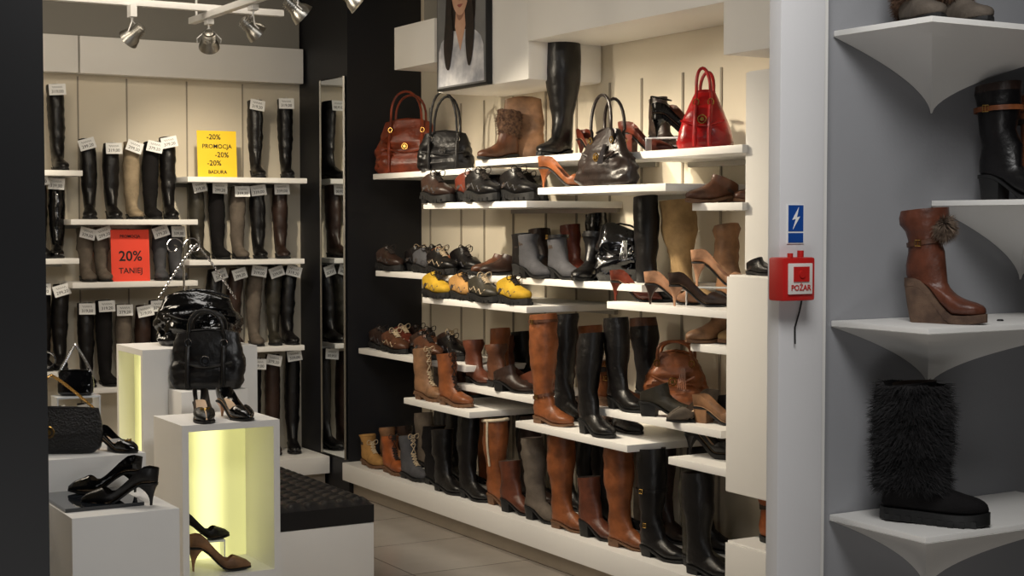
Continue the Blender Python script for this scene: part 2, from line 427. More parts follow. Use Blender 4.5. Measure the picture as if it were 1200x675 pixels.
# ---------------------------------------------------------------- room shell
XW=4.04; YB=8.65; XF=3.62; ZC=3.0
def floor_mat():
    m=bpy.data.materials.new('stone_floor_tile'); m.use_nodes=True; nt=m.node_tree; b=nt.nodes['Principled BSDF']
    tc=nt.nodes.new('ShaderNodeTexCoord'); br=nt.nodes.new('ShaderNodeTexBrick'); br.offset=0
    br.inputs['Scale'].default_value=1; br.inputs['Brick Width'].default_value=.6; br.inputs['Row Height'].default_value=.6
    br.inputs['Mortar Size'].default_value=.004; br.inputs['Color1'].default_value=lin((186,178,168)); br.inputs['Color2'].default_value=lin((178,170,160)); br.inputs['Mortar'].default_value=lin((120,112,104))
    nt.links.new(tc.outputs['Object'],br.inputs['Vector'])
    nz=nt.nodes.new('ShaderNodeTexNoise'); nz.inputs['Scale'].default_value=5; nz.inputs['Detail'].default_value=8
    nt.links.new(tc.outputs['Object'],nz.inputs['Vector'])
    mx=nt.nodes.new('ShaderNodeMix'); mx.data_type='RGBA'; mx.blend_type='MULTIPLY'; mx.inputs[0].default_value=.3
    nt.links.new(br.outputs['Color'],mx.inputs[6]); nt.links.new(nz.outputs['Fac'],mx.inputs[7]); nt.links.new(mx.outputs[2],b.inputs['Base Color'])
    b.inputs['Roughness'].default_value=.2; return m
struct('floor',(-1.5,-1.5,-.05),(6,YB+.1,0),floor_mat())
struct('ceiling',(-1.5,2.9,ZC),(XW+.1,YB+.1,ZC+.05),M_grey)
struct('wall_back',(-1.5,YB,0),(XW+.1,YB+.1,ZC),M_wall)
struct('wall_right',(XW,3.0,0),(XW+.1,YB,ZC),M_wall)
struct('wall_left',(-1.6,2.9,0),(-1.5,YB,ZC),M_wall)
struct('wall_front',(2.60,2.95,0),(5.2,3.0,3.4),M_niche)
struct('wall_front_pillar',(2.432,2.88,0),(2.572,2.925,3.4),M_pillar,.004)
struct('wall_front_edge',(2.574,2.90,0),(2.60,3.0,3.4),M_white,.003)
struct('trim_1',(.3,2.83,0),(.675,2.93,3.4),M_frame)
struct('trim_2',(-1.5,YB-.03,2.58),(3.56,YB-.002,ZC-.002),M_grey)
b=YB-.10
x_s=pt_Y(93,b,2.4).x
struct('trim_3',(-1.5,b,2.37),(x_s-.005,YB-.002,2.575),M_white,.004)
struct('trim_4',(x_s+.005,b,2.37),(3.56,YB-.002,2.575),M_white,.004)
struct('wall_column',(3.575,7.95,0),(XW-.002,YB-.002,ZC-.002),M_dark)
Mmir=mat('mirror_glass',(225,228,228),.02,1)
root=ob('wall_mirror',None,label='tall frameless mirror on the side of black column',cat='mirror',loc=(3.57,8.14,1.285))
g=G().box((-.004,0,0),(.008,.32,2.16)); ob('mirror_glass',g.mesh('mirror_glass',Mmir),root)
g=G().tube([(-.006,-.166,-1.085),(-.006,.166,-1.085),(-.006,.166,1.085),(-.006,-.166,1.085)],.008,4,closed=True)
ob('mirror_frame',g.mesh('mirror_frame',M_steel),root)
def platform(a,b,lab):
    g=G().bx(a,b); r=ob('display_platform',None,label=lab,cat='platform')
    ob('top_board',g.mesh('top_board',M_white,.004),r)
    return r
r=platform((3.53,3.2,.09),(XW-.002,7.945,.19),'long low white platform along shelved wall holding boots')
g=G().bx((3.60,3.2,.001),(XW-.01,7.945,.089)); ob('plinth_kickboard',g.mesh('plinth_kickboard',mat('beige_kick',(176,164,148),.4,var=.1)),r)
r=platform((0.2,8.20,.09),(3.565,YB-.003,.19),'low white platform under back wall shelves')
g=G().bx((.2,8.26,.001),(3.56,YB-.01,.089)); ob('plinth_kickboard',g.mesh('plinth_kickboard',MC['beige_kick']),r)
ya=pt_X(462,XF,2.4).y; yb2=pt_X(510,XF,2.4).y; yc=pt_X(583,XF,2.4).y; yd=pt_X(858,XF,2.4).y; ye=pt_X(618,XF,2.3).y
struct('trim_5',(XF,yb2+.01,2.36),(XW-.002,ya,2.585),M_white,.004)
struct('trim_6',(XF+.01,ye+.01,2.20),(XW-.002,yb2,2.62),M_white,.02)
struct('trim_7',(XF,yd+.01,2.375),(XW-.002,ye,2.60),M_white,.004)
struct('trim_8',(XF-.04,3.1,2.17),(XW-.002,yd,2.9),M_white,.004)
struct('trim_9',(3.80,3.1,2.60),(XW-.004,ya,ZC-.002),M_grey)
def cabinet(a,b,lab):
    r=ob('wall_cabinet',None,label=lab,cat='cabinet')
    g=G().bx(a,b); ob('cabinet_body',g.mesh('cabinet_body',M_white,.004),r)
    g=G().bx((a[0]-.014,a[1]+.01,a[2]+.006),(a[0],b[1]-.004,b[2]-.006)); ob('cabinet_front',g.mesh('cabinet_front',M_white,.003),r)
cabinet((3.66,3.1,1.365),(XW-.003,4.52,2.11),'tall white wall cabinet beside shoe shelves')
cabinet((3.56,3.1,.545),(XW-.003,4.50,1.355),'deep white wall cabinet under another cabinet')
cabinet((3.56,3.1,.192),(XW-.003,4.50,.365),'low white cabinet block on platform')
n=10
for px in (505,541,568,602,640,676,715,752,800,845):
    P=pt_X(px,XW,1.5); struct('trim_%d'%n,(XW-.006,P.y-.006,.2),(XW-.001,P.y+.006,2.2),M_seam); n+=1
for px in (93,220,150,285):
    P=pt_Y(px,YB,1.5); struct('trim_%d'%n,(P.x-.004,YB-.005,.2),(P.x+.004,YB-.001,2.36),M_seam); n+=1
# ---------------------------------------------------------------- shelves
SH={};RG={}
def shelf(a,b,lab):
    r=ob('wall_shelf',None,label=lab,cat='shelf',group='white wall shelves')
    ob('shelf_board',G().bx(a,b).mesh('shelf_board',M_white,.003),r)
    if a[0]>3.45: q=G().bx((b[0]-.02,a[1]+.02,a[2]-.022),(b[0],b[1]-.02,a[2]-.0005))
    else: q=G().bx((a[0]+.02,b[1]-.02,a[2]-.022),(b[0]-.02,b[1],a[2]-.0005))
    ob('mounting_rail',q.mesh('mounting_rail',M_steel),r); return r
def wshelf(k,x1,x2,y,xf=XF):
    P=on_X(x1,y,xf); z=round(P.z,3); Q=pt_X(x2,xf,z); y1=min(P.y,7.93)
    shelf((xf,Q.y,z-.030),(XW-.001,y1,z),'white laminate wall shelf holding shoes on cream wall')
    SH[k]=z; RG[k]=(xf-.03,XW-.01,Q.y-.03,y1+.02)
for k,x1,x2,y,xf in [('s1',437,553,204,XF),('s2',557,683,188,XF),('s3',713,870,180,XF),('s4',496,617,238,3.52),('s5',630,780,220,3.50),('s6',811,870,238,XF),
  ('s7',440,540,317,XF),('s8',559,752,322,XF),('s9',711,853,353,3.58),('s10',495,617,348,3.53),('s11',420,545,408,XF),('s12',809,855,402,XF),
  ('s13',473,550,466,3.50),('s14',535,628,449,XF),('s15',604,735,493,3.50),('s16',686,845,475,3.60),('s17',783,853,535,3.56)]: wshelf(k,x1,x2,y,xf)
SH['pl']=.191; RG['pl']=(3.52,XW-.01,4.54,7.93)
YF=8.33
def bshelf(k,x1,x2,y):
    P=on_Y((x1+x2)/2,y,YF); z=round(P.z,3); A=pt_Y(x1,YF,z); B=pt_Y(x2,YF,z)
    shelf((A.x,YF,z-.03),(min(B.x,3.56),YB-.001,z),'white wall shelf holding boots on back wall'); SH[k]=z; RG[k]=(A.x-.01,min(B.x,3.56)+.01,YF-.05,YB-.01)
for k,x1,x2,y in [('b1',20,97,199),('b2',20,93,303),('b3',20,90,436),('m1',83,232,257),('m2',85,232,330),('m3',88,205,453),('r1',220,360,208),('r2',222,357,304),('r3',238,357,407)]: bshelf(k,x1,x2,y)
SH['bp']=.191; RG['bp']=(.2,3.56,8.17,YB-.01)
# ---------------------------------------------------------------- placement queue keeps neighbours from overlapping
QU={}
def enq(k,P,yaw,circ,make,fixed=False):
    QU.setdefault(k,[]).append([Vector((P.x,P.y)),yaw,circ,make,fixed,Vector((P.x,P.y))])
def relax(k):
    L=QU[k]; x0,x1,y0,y1=RG[k]
    def cs(it):
        c,s=math.cos(it[1]),math.sin(it[1]); return [(it[0]+Vector((c*a-s*b,s*a+c*b)),r) for a,b,r in it[2]]
    for itn in range(160):
        for i in range(len(L)):
            for j in range(i+1,len(L)):
                best=None
                for p,r in cs(L[i]):
                    for q,s in cs(L[j]):
                        d=(q-p); pen=r+s-d.length
                        if pen>0 and (best is None or pen>best[0]): best=(pen,d.normalized() if d.length>1e-5 else Vector((0,1)))
                if best:
                    mv=best[1]*best[0]*.5
                    fi,fj=L[i][4],L[j][4]
                    if not fi: L[i][0]-=mv*(2 if fj else 1)*.7
                    if not fj: L[j][0]+=mv*(2 if fi else 1)*.7
        for it in L:
            if it[4]: continue
            if itn<60: it[0]+= (it[5]-it[0])*.03
            for p,r in cs(it):
                dx=max(0,x0-(p.x-r))-max(0,(p.x+r)-x1); dy=max(0,y0-(p.y-r))-max(0,(p.y+r)-y1)
                it[0]+=Vector((dx,dy))
    for it in L: it[3](Vector((it[0].x,it[0].y,SH[k])))
def fc(sw,scale): return [(-.015*scale,0,max(.044,sw*.92)*scale),(.06*scale,0,.036*scale),(.13*scale,0,.038*scale)]
# ---------------------------------------------------------------- items on back wall
def bw(k,px,hpx,up='black',price=True,Y=8.50,v=-68,lean=0,**p):
    z=SH[k]; P=pt_Y(px,Y,z); t=proj(P)[2]; Ht=hpx*t/FPX
    pr=random.choice(['319,00','339,00','379,20','319,20','299,20']) if price else None
    H=p.pop('H',random.choice([.02,.03,.05]))
    if 'heel' not in p: p['heel']='low' if H<.04 else 'block'
    vv=v+random.uniform(-8,8); sw=p.pop('sw',.054)
    def make(Q,nm='knee_boot' if Ht>.33 else 'ankle_boot'):
        shoe(nm,Q,vv,'on back wall shelf' if k!='bp' else 'on low back platform',group='boots on the back wall shelves',
          extra='with price tag' if pr else '',price=pr,up=up,Ht=Ht,H=H,sw=sw,lean=lean,scale=.9,**p)
    enq(k,P,math.radians(vv)-YAW,fc(min(sw,.053),.9),make)
for a in [('b1',68,100),('b2',66,92,'patent'),('b2',48,96),('b3',52,100),('b3',70,98),
  ('m1',105,93),('m1',131,88),('m1',155,90,'beige'),('m1',177,90,'blacksuede'),('m1',198,95),
  ('m3',102,96,'black'),('m3',124,98,'blacksuede'),('m3',146,92,'taupe'),('m3',168,90,'dkbrown'),('m3',190,95),
  ('r1',300,90),('r1',335,92),
  ('r2',232,90,'olive'),('r2',256,88,'blacksuede'),('r2',279,84,'taupe'),('r2',303,85),('r2',329,86,'dkbrown'),
  ('r3',251,90,'black'),('r3',274,90,'dkbrown'),('r3',298,92,'taupe'),('r3',322,90,'olive'),('r3',345,90),
  ('bp',298,112),('bp',320,115,'dkbrown'),('bp',343,118),('bp',66,75),('bp',100,75)]:
    ll=random.uniform(-.02,.02); sdv=random.uniform(-.014,.014)
    if a[0]=='r3': sdv=.022+random.uniform(-.006,.006)
    bw(*a,lean=round(ll,2),side=round(sdv,3),slouch=random.choice([0,0,.03]))
for px in (101,119,188,206): bw('m2',px,62,'taupe' if px<150 else 'grey',sw=.054,slouch=.1,H=.03,heel='low')
# signs
def sign(name,a,b,z0,hgt,m,lines,lab,Y=8.40):
    A=pt_Y(a,Y,z0); B=pt_Y(b,Y,z0); w=B.x-A.x
    r=ob(name,None,label=lab,cat='sign',loc=((A.x+B.x)/2,Y,z0)); r.rotation_euler=(-.06,0,0)
    g=G().bx((-w/2,0,0),(w/2,.003,hgt)); ob('sign_board',g.mesh('sign_board',m),r)
    g=G().bx((-w/2,.003,0),(w/2,.06,.003)); g.bx((-.02,.004,.0),(.02,.008,hgt*.6)); ob('sign_stand',g.mesh('sign_stand',M_acr),r)
    for s,zz,sz,xo in lines: text_ob('printed_text',s,sz,M_ink,r,(xo*w,-.0012,zz*hgt),(math.pi/2,0,0),.0012 if sz>.05 else .0004)
sign('promotion_sign',232,278,SH['r1'],.265,mat('yellow_paper',(240,200,40),.6,var=.04,emit=.05),[('-20%',.86,.042,-.08),('PROMOCJA',.66,.034,0),('-20%',.48,.042,.12),('-20%',.30,.042,-.08),('BADURA',.11,.028,0)],'yellow promotion sign with black lettering on shelf')  # yellow paper has a faint glow added, it is not a lamp
sign('discount_sign',131,176,SH['m2'],.285,mat('red_paper',(228,66,42),.6,var=.04,emit=.05),[('PROMOCJA',.87,.022,0),('20%',.48,.078,0),('TANIEJ',.20,.044,0)],'red discount sign with black lettering between boots')  # red paper likewise glows slightly on its own
# ---------------------------------------------------------------- items on right wall
WH='on white wall shelf'
def rw(name,k,px,X=3.84,hpx=None,v=-50,scale=.96,dz=0,fixed=False,**p):
    z=SH[k]; P=pt_X(px,X,z); t=proj(P)[2]
    if hpx:
        Ht=hpx*t/FPX
        for kk,r in RG.items():
            if kk[0]=='s' and X>r[0]+.01 and SH[kk]>z+.1 and r[2]-.02<P.y<r[3]+.02 and z+Ht>SH[kk]-.042 and z+Ht<SH[kk]+.25: Ht=SH[kk]-.042-z
        p['Ht']=Ht
        if name=='knee_boot': p.setdefault('side',round(random.uniform(-.014,.014),3)); p.setdefault('lean',round(random.uniform(-.012,.012),3))
    where=p.pop('where','on low white platform' if k=='pl' else WH)
    def make(Q,p=p):
        if dz:
            s=ob('acrylic_riser',None,label='small clear acrylic riser under a court shoe',cat='display riser',loc=Q); s.rotation_euler=(0,0,math.radians(v)-YAW)
            ob('riser_top',G().bx((-.09,-.045,dz-.006),(.18,.045,dz)).mesh('riser_top',M_acr,.001),s)
            for xx in(-.087,.175): ob('riser_leg',G().bx((xx-.002,-.045,0),(xx+.002,.045,dz-.006)).mesh('riser_leg',M_acr),s)
            Q=Q+Vector((0,0,dz))
        shoe(name,Q,v,where,scale=scale,group='shoes on the right wall shelves' if k!='pl' else 'boots on the low wall platform',**p)
    enq(k,P,math.radians(v)-YAW,fc(p.get('sw',.045),scale),make,fixed)
def sup(W,D,z,n=44,e=.5,seed=0,amp=0,sag=0):
    r=[]
    for k in range(n):
        th=2*math.pi*k/n; c,s=math.cos(th),math.sin(th)
        x=W*(1 if c>=0 else -1)*abs(c)**e; y=D*(1 if s>=0 else -1)*abs(s)**(e+.2)
        o=Vector((seed*3.1,0,0)); p=Vector((x,y,z))
        d=(noise.noise(p*13+o)*.8+(.28-abs(noise.noise(Vector((x*20,y*20,z*34))+o)))*1.1)*amp
        zz=z+noise.noise(Vector((x*9,seed,z*9)))*sag
        r.append((x*(1+d*.5),y*(1+d*1.6)+d*.02*(1 if y>0 else -1),zz))
    return r
def handbag(loc,v,W,H,D,up,lab,top=.8,hh=.12,kind='satchel',seed=1,amp=.12,metal=M_gold,chain=False,crest=True,droop=0,tw=1,fexp=1.3):
    r=ob('handbag',None,label=lab,cat='handbag',loc=loc); r.rotation_euler=(0,0,math.radians(v)-YAW)
    m=cm(up); g=G(); R=[]; K=22
    dep=lambda f:D/2*(1-.72*f**1.5+.14*math.sin(math.pi*f))
    for i in range(K+1):
        f=i/K; z=H*f; rr=.88+.12*sms(0,.12,f)
        w=W/2*rr*(1+(top-1)*f**fexp+.07*math.sin(math.pi*f)); d=dep(f)*rr
        ring=sup(w,d,z,seed=seed,amp=amp*math.sin(math.pi*min(1,f+.1)),sag=.03*f if kind=='hobo' else .006*f)
        if droop: ring=[(x,y,zz-droop*f*f*(abs(x)/(W/2))**1.6) for x,y,zz in ring]
        if i==0: ring=[(x,y,0) for x,y,zz in ring]
        R.append([(x,y,max(zz,.0)) for x,y,zz in ring])
    g.loft(R); ob('bag_body',g.mesh('bag_body',m,ang=1.1),r)
    g=G(); wt=W/2*top; dr=droop*top**1.6
    g.tube([(-wt*.98,0,H*.99-dr),(-wt*.5,0,H+.003-dr*.35),(0,0,H+.004),(wt*.5,0,H+.003-dr*.35),(wt*.98,0,H*.99-dr)],.005,6); ob('zip_piping',g.mesh('zip_piping',m),r)
    hx=W*.22*tw
    if hh:
        for s in(-1,1):
            g=G(); y=s*dep(.8)*1.02; pts=[(-hx*1.1,y,H*.72),(-hx*1.1,y*.95,H*.95)]
            for i in range(13):
                a=math.pi*i/12; pts.append((-hx*1.05*math.cos(a)+s*.006*math.sin(a),y*.9-s*.012*math.sin(a)+s*.01,H+ (hh)*(.90 if s>0 else 1)*math.sin(a)**.8*1.0))
            pts+= [(hx*1.1,y*.95,H*.95),(hx*1.1,y,H*.72)]
            g.tube(pts,.0068,8); h=ob('handle',g.mesh('handle',m),r)
            for q in(-1,1):
                g=G(); g.tube([(q*hx*1.1+.011*math.cos(t),y*1.05+s*.005,H*.8+.013*math.sin(t)) for t in [k/12*6.283 for k in range(12)]],.0025,6,closed=True)
                ob('handle_ring',g.mesh('handle_ring',metal),h)
    if kind=='satchel':
        for q in(-1,1):
            g=G(); pts=[(q*hx*1.1,-dep(f)*1.10-.004,H*f) for f in(.04,.12,.2,.35,.5,.65,.74)]
            g.tube(pts,.009,8); ob('front_strap',g.mesh('front_strap',m),r)
        g=G(); pts=[(x,-dep(.45)*1.14*(1-.25*(2*x/W)**2)-.004,H*(.45-.05*math.cos(x/W*6))) for x in [W*(-.36+.06*i) for i in range(13)]]
        g.tube(pts,.005,6); ob('pocket_piping',g.mesh('pocket_piping',m),r)
    elif kind=='flap':
        Rr=[]
        for i in range(7):
            f=1.02-.5*i/6; ww=W/2*(top+(1-top)*(1-f))*(1.02-.08*(i/6)**3); y=-dep(min(1,f))*1.12-.006
            Rr.append([(-ww,y*.75,H*f),(-ww*.5,y,H*f-.01*i/6),(0,y*1.03,H*f-.014*i/6),(ww*.5,y,H*f-.01*i/6),(ww,y*.75,H*f)])
        g=G(); g.loft(Rr,False,False,cyc=False); ob('front_flap',g.mesh('front_flap',m,ang=1.2),r)
    elif kind=='hobo':
        g=G(); pts=[(W*(-.3+.05*i),-dep(.55)*1.12-.004,H*(.62-.12*math.sin(math.pi*i/12))-droop*.2) for i in range(13)]
        g.tube(pts,.005,6); ob('pocket_piping',g.mesh('pocket_piping',m),r)
        g=G()
        for a in range(5): g.tube([(hx*.5+a*.004,-dep(.7)*1.1-.008,H*.72),(hx*.5+a*.007-.006,-dep(.5)*1.2-.012,H*.5),(hx*.5+a*.008-.008,-dep(.4)*1.25-.012,H*.38)],.0024,5)
        ob('tassel',g.mesh('tassel',m),r)
    if crest:
        g=G(); yy=-dep(.5)*1.16-.010; zc=H*.5
        g.tube([(.016*math.cos(t),yy,zc+.016*math.sin(t)) for t in [k/16*6.283 for k in range(16)]],.003,6,closed=True)
        g.disc((0,yy+.003,zc),(0,-1,0),.008,.006,12); ob('clasp',g.mesh('clasp',metal),r)
    if chain:
        g=G(); N=64; pts=[]
        for i in range(N+1):
            f=i/N; q=-1+2*f; pts.append(Vector((q*W*.47,0,H*.95-dr+(chain)*(1-abs(q)**1.15))))
        for i in range(N):
            a,b=pts[i],pts[i+1]; c=(a+b)/2; t=(b-a).normalized(); u=Vector((0,1,0)) if i%2 else t.cross(Vector((0,1,0)))
            g.tube([c+t*.0068*math.cos(k/8*6.283)+u*.0038*math.sin(k/8*6.283) for k in range(8)],.0013,4,closed=True)
        ob('chain_strap',g.mesh('chain_strap',metal),r)
    return r
def rbag(k,px,X,wpx,hpx,hdpx,v,D,up,lab,**o):
    P=pt_X(px,X,SH[k]); t=proj(P)[2]; W=wpx*t/FPX
    yaw=math.radians(v)-YAW; rr=D*.5
    enq(k,P,yaw,[(W*(-.5+a/4)*(1-D/W*.8),0,rr) for a in range(5)],lambda Q:handbag(Q,v,W,hpx*t/FPX,D,up,lab,hh=hdpx*t/FPX,**o),True)
rbag('s1',479,3.80,80,64,32,-12,.14,'russet','slouchy orange-brown leather handbag with two handles on shelf',top=.70,seed=2,amp=.40,droop=.03)
rbag('s1',522,3.72,68,46,46,-10,.12,'black','black leather handbag with tall handles on wall shelf',top=.72,seed=5,metal=M_chrome,amp=.3,droop=.02)
rbag('s3',826,3.76,70,68,26,-14,.17,'red','bright red tapered leather handbag with gold hardware on shelf',top=.34,seed=8,amp=.07,droop=.015,tw=.5,fexp=1.0)
rbag('s5',712,3.555,104,66,40,-56,.10,'espresso','large dark brown slouchy leather handbag at edge of shelf',top=.42,kind='hobo',seed=11,amp=.30,droop=.04,tw=.8)
rbag('s16',792,3.86,84,68,12,-16,.14,'cognac','cognac leather slouchy bag on wall shelf between boots',top=.5,kind='hobo',seed=14,amp=.36,droop=.04)
rbag('s8',727,3.78,58,66,0,-16,.13,'patent','crumpled shiny black patent bag on wall shelf',top=.8,kind='hobo',seed=17,amp=.36,droop=.03,crest=False)
rbag('s2',613,3.86,48,74,0,-12,.08,'tan','upright flat tan bag beside tall black boot',top=.9,kind='plain',seed=19,amp=.2,crest=False,droop=.01)
# top row
rw('ankle_boot','s2',574,3.74,57,v=-140,up='brown',H=.03,cuff=('brown',.14,.25,.018,500),extra='with brown fur cuff')
rw('knee_boot','s2',657,3.80,138,v=-120,up='black',sw=.080,H=.03,scale=1.1,fixed=True,lean=0,side=0)
rw('court_shoe','s2',682,3.86,v=-60,up='oxblood',scale=.9)
rw('court_shoe','s3',740,3.76,v=-30,up='oxblood',heel='block',scale=.95); rw('court_shoe','s3',757,3.90,v=-40,up='chestnut',scale=.95,dz=.08)
rw('ankle_boot','s3',731,3.93,62,v=-60,up='dkbrown',H=.08,heel='stiletto',sw=.045,pointy=True)
rw('sandal','s3',784,3.76,v=-20,up='patent',H=.1,strap=True,plat=.015,scale=.92,dz=.06)
rw('court_shoe','s5',652,3.56,v=-25,up='cognac',bow=True,scale=.95)
rw('court_shoe','s5',668,3.80,v=-120,up='dkbrown'); rw('low_shoe','s5',700,3.85,v=-60,up='brown',low=True,H=.02,ts=.01,scale=.9)
for px,X,c,l in [(514,3.57,'dkbrown','dark'),(538,3.57,'oxblood','dark'),(565,3.57,'black','dark'),(592,3.57,'black','dark')]:
    rw('sneaker','s4',px,X,v=-62,low=True,up=c,ts=.026,H=.044,lace=l,lug=True,sole='black',scale=1.18)
for px,X,c,l in [(525,3.80,'black','pale'),(550,3.80,'black','dark')]:
    rw('sneaker','s4',px,X,v=-60,low=True,up=c,ts=.022,H=.038,lace=l,lug=True,sole='black',scale=.92)
for px,X,c,l in [(585,3.80,'grey','dark'),(605,3.80,'black','dark')]:
    rw('sneaker','s4',px,X,v=-60,low=True,up=c,ts=.026,H=.042,lace=l,lug=True,sole='black',scale=1.1)
rw('low_shoe','s6',850,3.76,v=-150,low=True,up='brown',H=.03,ts=.01,sole='tan'); rw('low_shoe','s6',866,3.9,v=-150,low=True,up='brown',H=.03,ts=.01,sole='tan')
for px,X,c,l in [(455,3.70,'dkbrown','dark'),(475,3.70,'black','dark'),(498,3.68,'grey','dark'),(516,3.68,'black','pale'),(534,3.70,'black','dark'),(468,3.9,'black','dark'),(517,3.88,'orange','dark'),(492,3.90,'dkbrown','pale'),(535,3.92,'black','dark')]:
    rw('sneaker','s7',px,X,v=-60,low=True,up=c,ts=.024,H=.038,lace=l,lug=True,sole='black',scale=1.08)
for px,X,c,l in [(514,3.57,'yellow','dark'),(537,3.57,'wheat','dark'),(562,3.57,'olive','pale'),(588,3.57,'yellow','dark')]:
    rw('sneaker','s10',px,X,v=-62,low=True,up=c,ts=.022,H=.036,lace=l,lug=True,sole='black',scale=1.08)
for px,X,c,l in [(520,3.80,'orange','dark'),(550,3.80,'grey','pale'),(580,3.80,'black','pale')]:
    rw('sneaker','s10',px,X,v=-60,low=True,up=c,ts=.018,H=.028,lace=l,lug=True,sole='black',scale=.78)
rw('low_shoe','s8',568,3.70,v=-150,low=True,up='dkbrown',H=.02,ts=.01); rw('low_shoe','s8',588,3.72,v=-150,low=True,up='brown',H=.02,ts=.01)
rw('low_shoe','s8',590,3.93,v=-150,low=True,up='black',H=.02,ts=.01)
rw('ankle_boot','s8',612,3.68,46,v=-50,up='black',H=.06,heel='block',pointy=True,lace='dark'); rw('ankle_boot','s8',622,3.90,52,v=-50,up='black',H=.06,heel='block')
rw('ankle_boot','s8',636,3.68,50,v=-60,up='grey',H=.05,heel='block',slouch=.06); rw('ankle_boot','s8',658,3.68,48,v=-60,up='grey',H=.05,heel='block',straps=((.3,'black'),))
rw('ankle_boot','s8',648,3.90,54,v=-60,up='dkbrown',H=.05,heel='block'); rw('ankle_boot','s8',674,3.90,60,v=-60,up='oxblood',H=.05,heel='block')
rw('ankle_boot','s8',684,3.69,56,v=-120,up='black',H=.04,sw=.06,heel='block',straps=((.5,'black'),),slouch=.05)
rw('ankle_boot','s8',698,3.94,74,v=-60,up='patent',H=.05,heel='block',slouch=.1,sw=.055)
rw('knee_boot','s9',762,3.78,122,v=-55,up='black',H=.03,sw=.058); rw('knee_boot','s9',792,3.82,118,v=-55,up='khaki',H=.03,sw=.082,slouch=.02,extra='with wide shaft')
rw('court_shoe','s9',777,3.64,v=-20,up='nude',heelcol='dkbrown',H=.085,scale=.95,fixed=True); rw('court_shoe','s9',806,3.64,v=-20,up='dkbrown',heelcol='nude',H=.085,scale=.95,fixed=True)
rw('court_shoe','s9',742,3.68,v=-30,up='oxblood',scale=.9)
rw('court_shoe','s9',832,3.76,v=-20,up='nude',H=.1,scale=.95,dz=.075,fixed=True)
rw('ankle_boot','s9',854,3.90,92,v=-60,up='tan',H=.05,heel='block',sw=.056,slouch=.1)
for px,X,c in [(446,3.70,'dkbrown'),(463,3.70,'brown'),(482,3.70,'dkbrown'),(502,3.70,'brown'),(520,3.72,'black'),(450,3.9,'dkbrown'),(475,3.9,'oxblood'),(500,3.9,'brown'),(525,3.9,'dkbrown')]:
    rw('sneaker','s11',px,X,v=-60,low=True,up=c,ts=.018,H=.03,lace='pale' if px%2 else 'dark',lug=True,sole='black',scale=1.08)
rw('low_shoe','s12',836,3.74,v=-150,low=True,up='tan',H=.03,ts=.01,sole='tan'); rw('low_shoe','s12',847,3.88,v=-150,low=True,up='khaki',H=.03,ts=.01,sole='tan')
rw('ankle_boot','s13',498,3.555,60,v=-50,up='tan',H=.04,ts=.014,heel='block',lace='pale',sole='tan',slouch=.06,lug=True)
rw('ankle_boot','s13',527,3.555,60,v=-50,up='cognac',H=.04,ts=.014,heel='block',lace='dark',sole='tan',slouch=.04,lug=True)
rw('ankle_boot','s13',490,3.80,46,v=-50,up='brown',H=.03); rw('ankle_boot','s13',515,3.80,46,v=-50,up='dkbrown',H=.03); rw('ankle_boot','s13',540,3.80,46,v=-50,up='tan',H=.03)
rw('ankle_boot','s14',550,3.70,50,v=-60,up='chestnut',H=.03,sw=.058,slouch=.06); rw('ankle_boot','s14',574,3.70,50,v=-55,up='brown',H=.03,sw=.06,slouch=.08)
rw('ankle_boot','s14',560,3.92,50,v=-55,up='chestnut',H=.03,sw=.055); rw('ankle_boot','s14',585,3.92,56,v=-55,up='black',H=.03,sw=.055)
rw('ankle_boot','s14',606,3.90,64,v=-60,up='cognac',H=.06,heel='block',sw=.058,slouch=.06)
rw('low_shoe','s14',598,3.68,v=-40,low=True,up='dkbrown',H=.05,ts=.006,heel='block'); rw('low_shoe','s14',620,3.72,v=-40,low=True,up='chestnut',H=.03,ts=.01)
rw('knee_boot','s15',640,3.57,128,v=-50,up='cognac',H=.03,sw=.068,sole='tan',straps=((-.9,'brown'),(.9,'brown')),extra='with ankle strap',side=0,lean=0)
rw('knee_boot','s15',664,3.74,128,v=-50,up='black',H=.04,sw=.062); rw('knee_boot','s15',622,3.88,100,v=-50,up='cognac',H=.04,sw=.062,slouch=.06)
rw('knee_boot','s15',692,3.555,118,v=-60,up='black',H=.06,heel='block',sw=.062,fixed=True); rw('low_shoe','s15',705,3.72,v=-60,up='dkbrown',low=True,H=.02,ts=.01,scale=.8)
rw('low_shoe','s15',725,3.72,v=-60,up='black',low=True,H=.02,ts=.01,scale=.8)
rw('knee_boot','s16',712,3.92,98,v=-60,up='black',H=.05,heel='block',sw=.060)
rw('knee_boot','s16',740,3.88,98,v=-60,up='black',two=('brown',.35),H=.05,heel='block',sw=.068,extra='with brown top panel')
rw('ankle_boot','s16',718,3.69,54,v=-22,up='cognac',H=.04,heel='block',sw=.064,sole='tan',straps=((-1.2,'cognac'),(.2,'cognac')),slouch=.05,extra='with buckled straps',fixed=True)
rw('low_shoe','s16',772,3.66,v=-20,low=True,up='olive',H=.06,ts=.006,heel='block'); rw('court_shoe','s16',808,3.66,v=-150,up='taupe',H=.07,heel='block'); rw('court_shoe','s16',830,3.70,v=-40,up='tan',H=.06,heel='block')
rw('court_shoe','s17',822,3.68,v=-40,up='black',H=.1,plat=.012); rw('ankle_boot','s17',845,3.84,64,v=-60,up='black',H=.09,heel='stiletto',pointy=True)
rw('ankle_boot','s17',815,3.92,64,v=-60,up='dkbrown',H=.06,heel='block')
